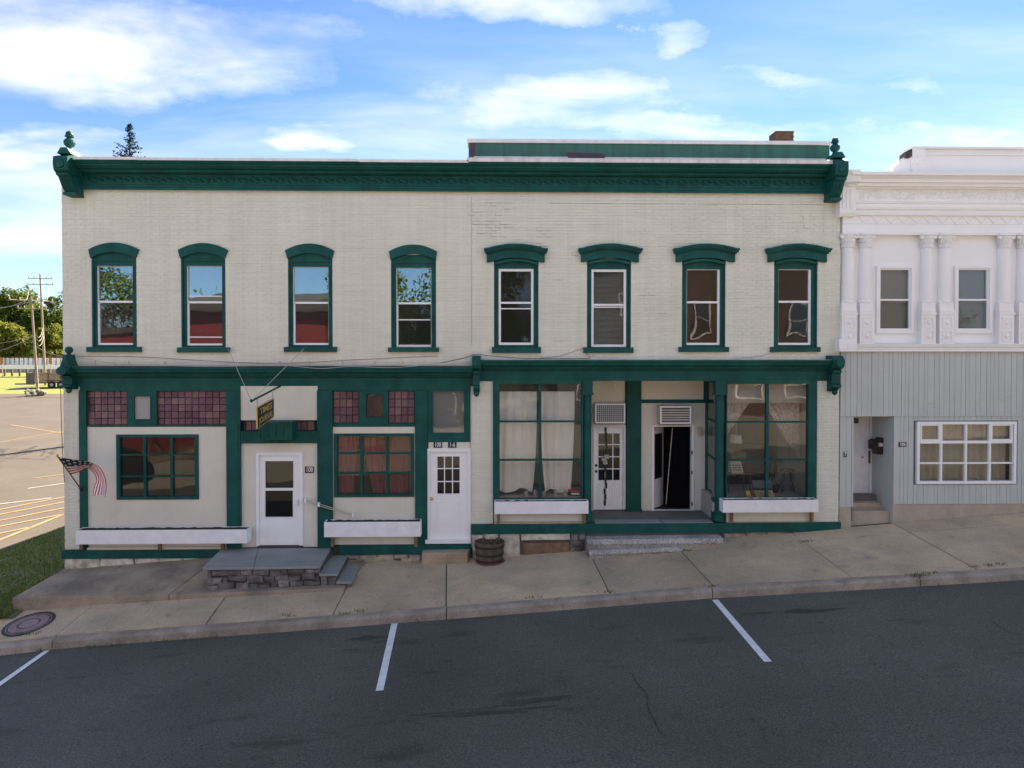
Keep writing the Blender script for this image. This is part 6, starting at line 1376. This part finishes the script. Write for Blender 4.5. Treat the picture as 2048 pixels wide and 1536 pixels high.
for k, (a, b, s_) in enumerate(((P3(-60, 618, 60), P3(50, 602, 60), .4), (P3(-60, 612, 60), P3(75, 598, 60), .5), (P3(-60, 705, 60), P3(66, 672, 60), .6), (P3(-60, 690, 60), P3(66, 671, 60), .3), (P3(90, 598, 72), P3(160, 622, 72), .3), (P3(90, 575, 72), P3(170, 592, 72), .3), (P3(72, 693, 60), P3(150, 712, 60), .4))):
    span(['wire from the left to the leaning pole crossarm', 'second wire from the left to the leaning pole', 'thick low cable from the left to the leaning pole', 'thin low cable from the left to the leaning pole', 'wire from the taller pole towards the cream building', 'top wire from the taller pole towards the cream building', 'low cable from the leaning pole towards the cream building'][k], a, b, s_)
for k, (a, b) in enumerate((((48, 597), (58, 578)), ((72, 594), (79, 577)), ((92, 594), (98, 575)), ((72, 668), (86, 656)), ((72, 675), (87, 664)), ((73, 685), (88, 672)))):
    span(['jumper wire looping up to the outer end of the leaning pole arm', 'jumper wire between the two pole tops', 'jumper wire at the outer end of the taller pole arm', 'upper slack loop between the two poles', 'middle slack loop between the two poles', 'lower slack loop between the two poles'][k], P3(*a, 62), P3(*b, 71), .7, .02)
# stone pile at the pole foot
q = MB(); g = random.Random(6); pf = P3(70, 786, 59.2); pf.z = GZ(pf.x, pf.y)
for _ in range(26): x, y = pf.x + g.gauss(0, .5), pf.y + g.gauss(0, .35); r_ = g.uniform(.12, .3); q.lathe([(r_ * .3, -r_ * .5), (r_, -.1 * r_), (r_ * .8, r_ * .5), (r_ * .2, r_ * .8)], (x, y, pf.z + g.uniform(0, .6)), 6)
tag(stuff(q.build('brush_pile', 'stone')), 'grey heap of brush and rubble around the foot of the leaning pole', 'pile')
# trailer
ya = 68.0; c0 = P3(52, 776, ya); zg = GZ(c0.x, ya); tl = Vector((math.cos(R(18)), math.sin(R(18)), 0)); tn = Vector((-tl.y, tl.x, 0)); TR = thing('dump_trailer', (c0.x + 3, ya + 1, zg), 'old wooden-sided tandem axle trailer parked on the grass by the poles', 'trailer')
TH = P3(52, 746, ya).z - zg; LEN, WID = 6.4, 2.2
def tbox(name, m, a0, a1, b0, b1, z0, z1, par=TR):
    o_ = Vector((c0.x, ya, zg)); c = [o_ + tl * a + tn * b for a, b in ((a0, b0), (a1, b0), (a1, b1), (a0, b1))]; q = MB(); q.hexa([(p.x, p.y, zg + z0) for p in c], [(p.x, p.y, zg + z1) for p in c]); return q.build(name, m, par)
zb = TH * .42
tbox('bed', 'acdark', 0, LEN, 0, WID, zb - .18, zb)
for k in range(4): hh_ = (TH - zb) / 4; tbox('side_board', 'trailer_wood', .9, LEN, 0, .05, zb + hh_ * k + .012, zb + hh_ * (k + 1) - .012); tbox('side_board', 'trailer_wood', .9, LEN, WID - .05, WID, zb + hh_ * k + .012, zb + hh_ * (k + 1) - .012)
tbox('front_panel', 'rust', .0, .06, 0, WID, zb - .1, TH + .02); tbox('front_side_panel', 'acdark', .06, .88, -.03, .03, zb - .3, TH + .02)
for a in (1.0, 2.2, 3.5, 4.8, 6.2): tbox('stake', 'rust', a, a + .09, -.06, 0, zb - .1, TH + .05)
for a in (2.6, 3.55, ):
    p = Vector((c0.x, ya, zg)) + tl * a + tn * -.02; q = MB(); r_ = .42
    for s_ in (0,):
        w_ = q.lathe([(.2, -.12), (r_ * .92, -.12), (r_, -.07), (r_, .07), (r_ * .92, .12), (.2, .12)], (0, 0, 0), 20, 'y')
    o = q.build('wheel', 'rubber', TR); o.location = Vector((p.x, p.y, zg + r_)) - wloc(TR); o.rotation_euler = (0, 0, R(18)); q = MB(); q.lathe([(.02, -.13), (.1, -.14), (.22, -.11), (.22, -.05), (.02, -.05)], (0, 0, 0), 14, 'y'); h = q.build('rim', 'blind', None); h.parent = o
for a in (2.1, ): tbox('fender', 'rust', a, a + 2.1, -.22, .0, .9, .95)
tbox('tongue', 'acdark', -1.4, 0, WID / 2 - .06, WID / 2 + .06, .45, .6)
# bridge railing and guard rail, chevron signs
yb2 = 92.0; BRG = thing('bridge_railing', (P(60, 740, yb2)[0], yb2, GZ(-70, yb2)), 'pale concrete bridge railing with rusty top rail beyond the lawn', 'railing')
xa, xb = P(-90, 730, yb2)[0], P(150, 730, yb2)[0]; zr = [P(60, v, yb2)[1] for v in (746, 738, 730, 716, 713)]
bx('top_rail', 'rust', BRG, xa, xb, yb2 - .15, yb2 + .15, zr[3], zr[4]); bx('base_wall', 'tanstone', BRG, xa, xb, yb2 - .2, yb2 + .2, min(GZ(xa, yb2), GZ(xb, yb2)) - .5, zr[1])
n = 26
for k in range(n): x = xa + (xb - xa) * (k + .5) / n; bx('post', 'white_wood', BRG, x - .22, x + .22, yb2 - .16, yb2 + .16, zr[1], zr[3])
bx('mid_rail', 'white_wood', BRG, xa, xb, yb2 - .12, yb2 + .12, zr[1] + .1, zr[2])
bx('screen_panel', 'blind', BRG, xa, xb, yb2 + .17, yb2 + .2, zr[1], zr[3])
yb3 = 83.0; GRD = thing('guard_rail', (P(60, 745, yb3)[0], yb3, GZ(-60, yb3)), 'white guard rail on dark wooden posts in front of the bridge railing', 'guard rail'); xa, xb = P(-90, 735, yb3)[0], P(150, 735, yb3)[0]
def slope(x): return GZ(x, yb3)
bx('rail', 'white_wood', GRD, xa, xb, yb3 - .05, yb3 + .05, P(60, 738, yb3)[1], P(60, 730, yb3)[1])
for k in range(16): x = xa + (xb - xa) * (k + .5) / 16; bx('post', 'trunk', GRD, x - .09, x + .09, yb3 + .05, yb3 + .25, GZ(x, yb3) - .3, P(60, 732, yb3)[1])
for px, lab in ((4, 'orange and black striped hazard marker at the far end of the bridge railing'), (101, 'orange and black striped hazard marker nearer the cream building')):
    yy = 81.5; a, b, c, d = rect(px - 3.4, 715, px + 3.4, 728, yy); o = thing('hazard_marker', ((a + b) / 2, yy, GZ((a + b) / 2, yy)), lab, 'sign', 'hazard markers'); bx('post', 'pole_wood', o, (a + b) / 2 - .04, (a + b) / 2 + .04, yy + .01, yy + .08, GZ(a, yy) - .2, d); bx('board', 'ink_orange', o, a, b, yy - .02, yy + .008, c, d)
    for k in range(4):
        z = c + (d - c) * (k + .1) / 4; q = MB(); q.prism([(a, z), (b, z + .12), (b, min(d, z + .22)), (a, z + .1)], 'y', yy - .026, yy - .021); q.build('stripe', 'black', o)

# ================================================================== ACROSS THE STREET
OY = -30.0
def house(name, x0, x1, y0, y1, h, m, label, roof='flat', wins=(), rm='roofdark', wm='white'):
    zg_ = KT((x0 + x1) / 2) - .3; o = thing(name, ((x0 + x1) / 2, (y0 + y1) / 2, zg_), label, 'building', 'buildings across the street'); bx('wall', m, o, x0, x1, y0, y1, zg_ - 1.5, zg_ + h)
    if roof == 'gable': q = MB(); q.prism([(x0 - .5, zg_ + h - .15), (x1 + .5, zg_ + h - .15), ((x0 + x1) / 2, zg_ + h + (x1 - x0) * .16)], 'y', y0 - .5, y1 + .5); q.build('roof', rm, o)
    elif roof == 'shed': q = MB(); q.prism([(y1 + .8, zg_ + h - .1), (y1 + .8, zg_ + h + .12), (y0 - .4, zg_ + h + 2.0), (y0 - .4, zg_ + h - .1)], 'x', x0 - .6, x1 + .6); q.build('roof', rm, o)
    else: bx('roof', rm, o, x0 - .15, x1 + .15, y0 - .1, y1 + .25, zg_ + h, zg_ + h + .35)
    for wx, wz, ww_, wh in wins:
        f = frame_rect(MB(), wx - ww_ / 2, wx + ww_ / 2, zg_ + wz, zg_ + wz + wh, .1, y1, y1 + .08).build('window', wm, o); bx('pane', 'glass_opp', f, wx - ww_ / 2 + .1, wx + ww_ / 2 - .1, y1 + .02, y1 + .03, zg_ + wz + .1, zg_ + wz + wh - .1); bx('glazing_bar', wm, f, wx - ww_ / 2 + .1, wx + ww_ / 2 - .1, y1 + .02, y1 + .06, zg_ + wz + wh / 2 - .03, zg_ + wz + wh / 2 + .03)
    return o
house('red_building', -21.5, -11.0, OY - 10, OY, 9.0, 'redwall', 'tall red clapboard building with dark shed roof across the street', 'shed', [(-14, 2, 1.2, 2), (-18, 2, 1.2, 2), (-16, 5.2, 1.1, 1.8)])
house('red_annex', -28, -21.7, OY - 8, OY + .5, 8.0, 'redwall', 'low red annex beside the tall red building', 'flat', [(-25, 1.5, 1.2, 1.6)])
house('grey_house', 4.2, 10.2, OY - 9, OY - 1, 10.5, 'greyside', 'grey clapboard house with gable roof across the street', 'gable', [(6, 1.5, 1, 1.8), (8.6, 1.5, 1, 1.8), (8.9, 7.2, .9, 1.7)])
gh = bpy.data.objects['grey_house']
for k in range(52): bx('clapboard', 'greyside', gh, 4.2, 10.2, OY - 1, OY - .965 + .0, KT(7) - .3 + .2 * k + .012, KT(7) - .3 + .2 * k + .19)
house('brick_block', 10.8, 27, OY - 12, OY, 11.5, 'brickred', 'brown brick commercial block across the street', 'flat', [(13.6 + 3.2 * k, 5.2, 1.3, 2.3) for k in range(4)] + [(13.6 + 3.2 * k, 1.0, 2.0, 2.4) for k in range(4)])
house('cream_garage', -9.8, -3.5, OY - 16, OY - 9, 4.0, 'cream', 'cream block garage set back behind the trees across the street', 'flat', [(-6.5, .5, 2.6, 2.4)])
for i, (x, y, h, lf_, lab) in enumerate(((-8.2, -34, 13.5, 'leaf_a', 'round tree between the red building and the garage'), (-2.6, -34, 12.5, 'leaf_b', 'full tree in front of the cream garage'), (1.8, -33, 14.5, 'leaf_b', 'tall dark tree beside the grey house'), (-31, -38, 17, 'leaf_a', 'large tree behind the low red annex'), (-24.5, -44, 15, 'leaf_b', 'tall tree behind the red buildings'), (31, -36, 12, 'leaf_a', 'tree beyond the brown brick block'))):
    tree('street_tree', x, y, KT(x) - .2, h, h * .33, h * .52, 60 + i, lf_, lab, 9500, .28, 'trees across the street')
FN = thing('picket_fence', (-16, -24, KT(-16) - .2), 'brown picket fence along the lot across the street', 'fence')
for x in lin(-24, -6, 60): MB().box(x - .05, x + .05, -24.02, -23.98, KT(x) - .3, KT(x) + .85).build('picket', 'woodbrown', FN)
for z in (.15, .6): q = MB(); q.hexa([(-24, -24.06, KT(-24) + z - .17), (-6, -24.06, KT(-6) + z - .17), (-6, -24.02, KT(-6) + z - .17), (-24, -24.02, KT(-24) + z - .17)], [(-24, -24.06, KT(-24) + z - .07), (-6, -24.06, KT(-6) + z - .07), (-6, -24.02, KT(-6) + z - .07), (-24, -24.02, KT(-24) + z - .07)]); q.build('fence_rail', 'woodbrown', FN)
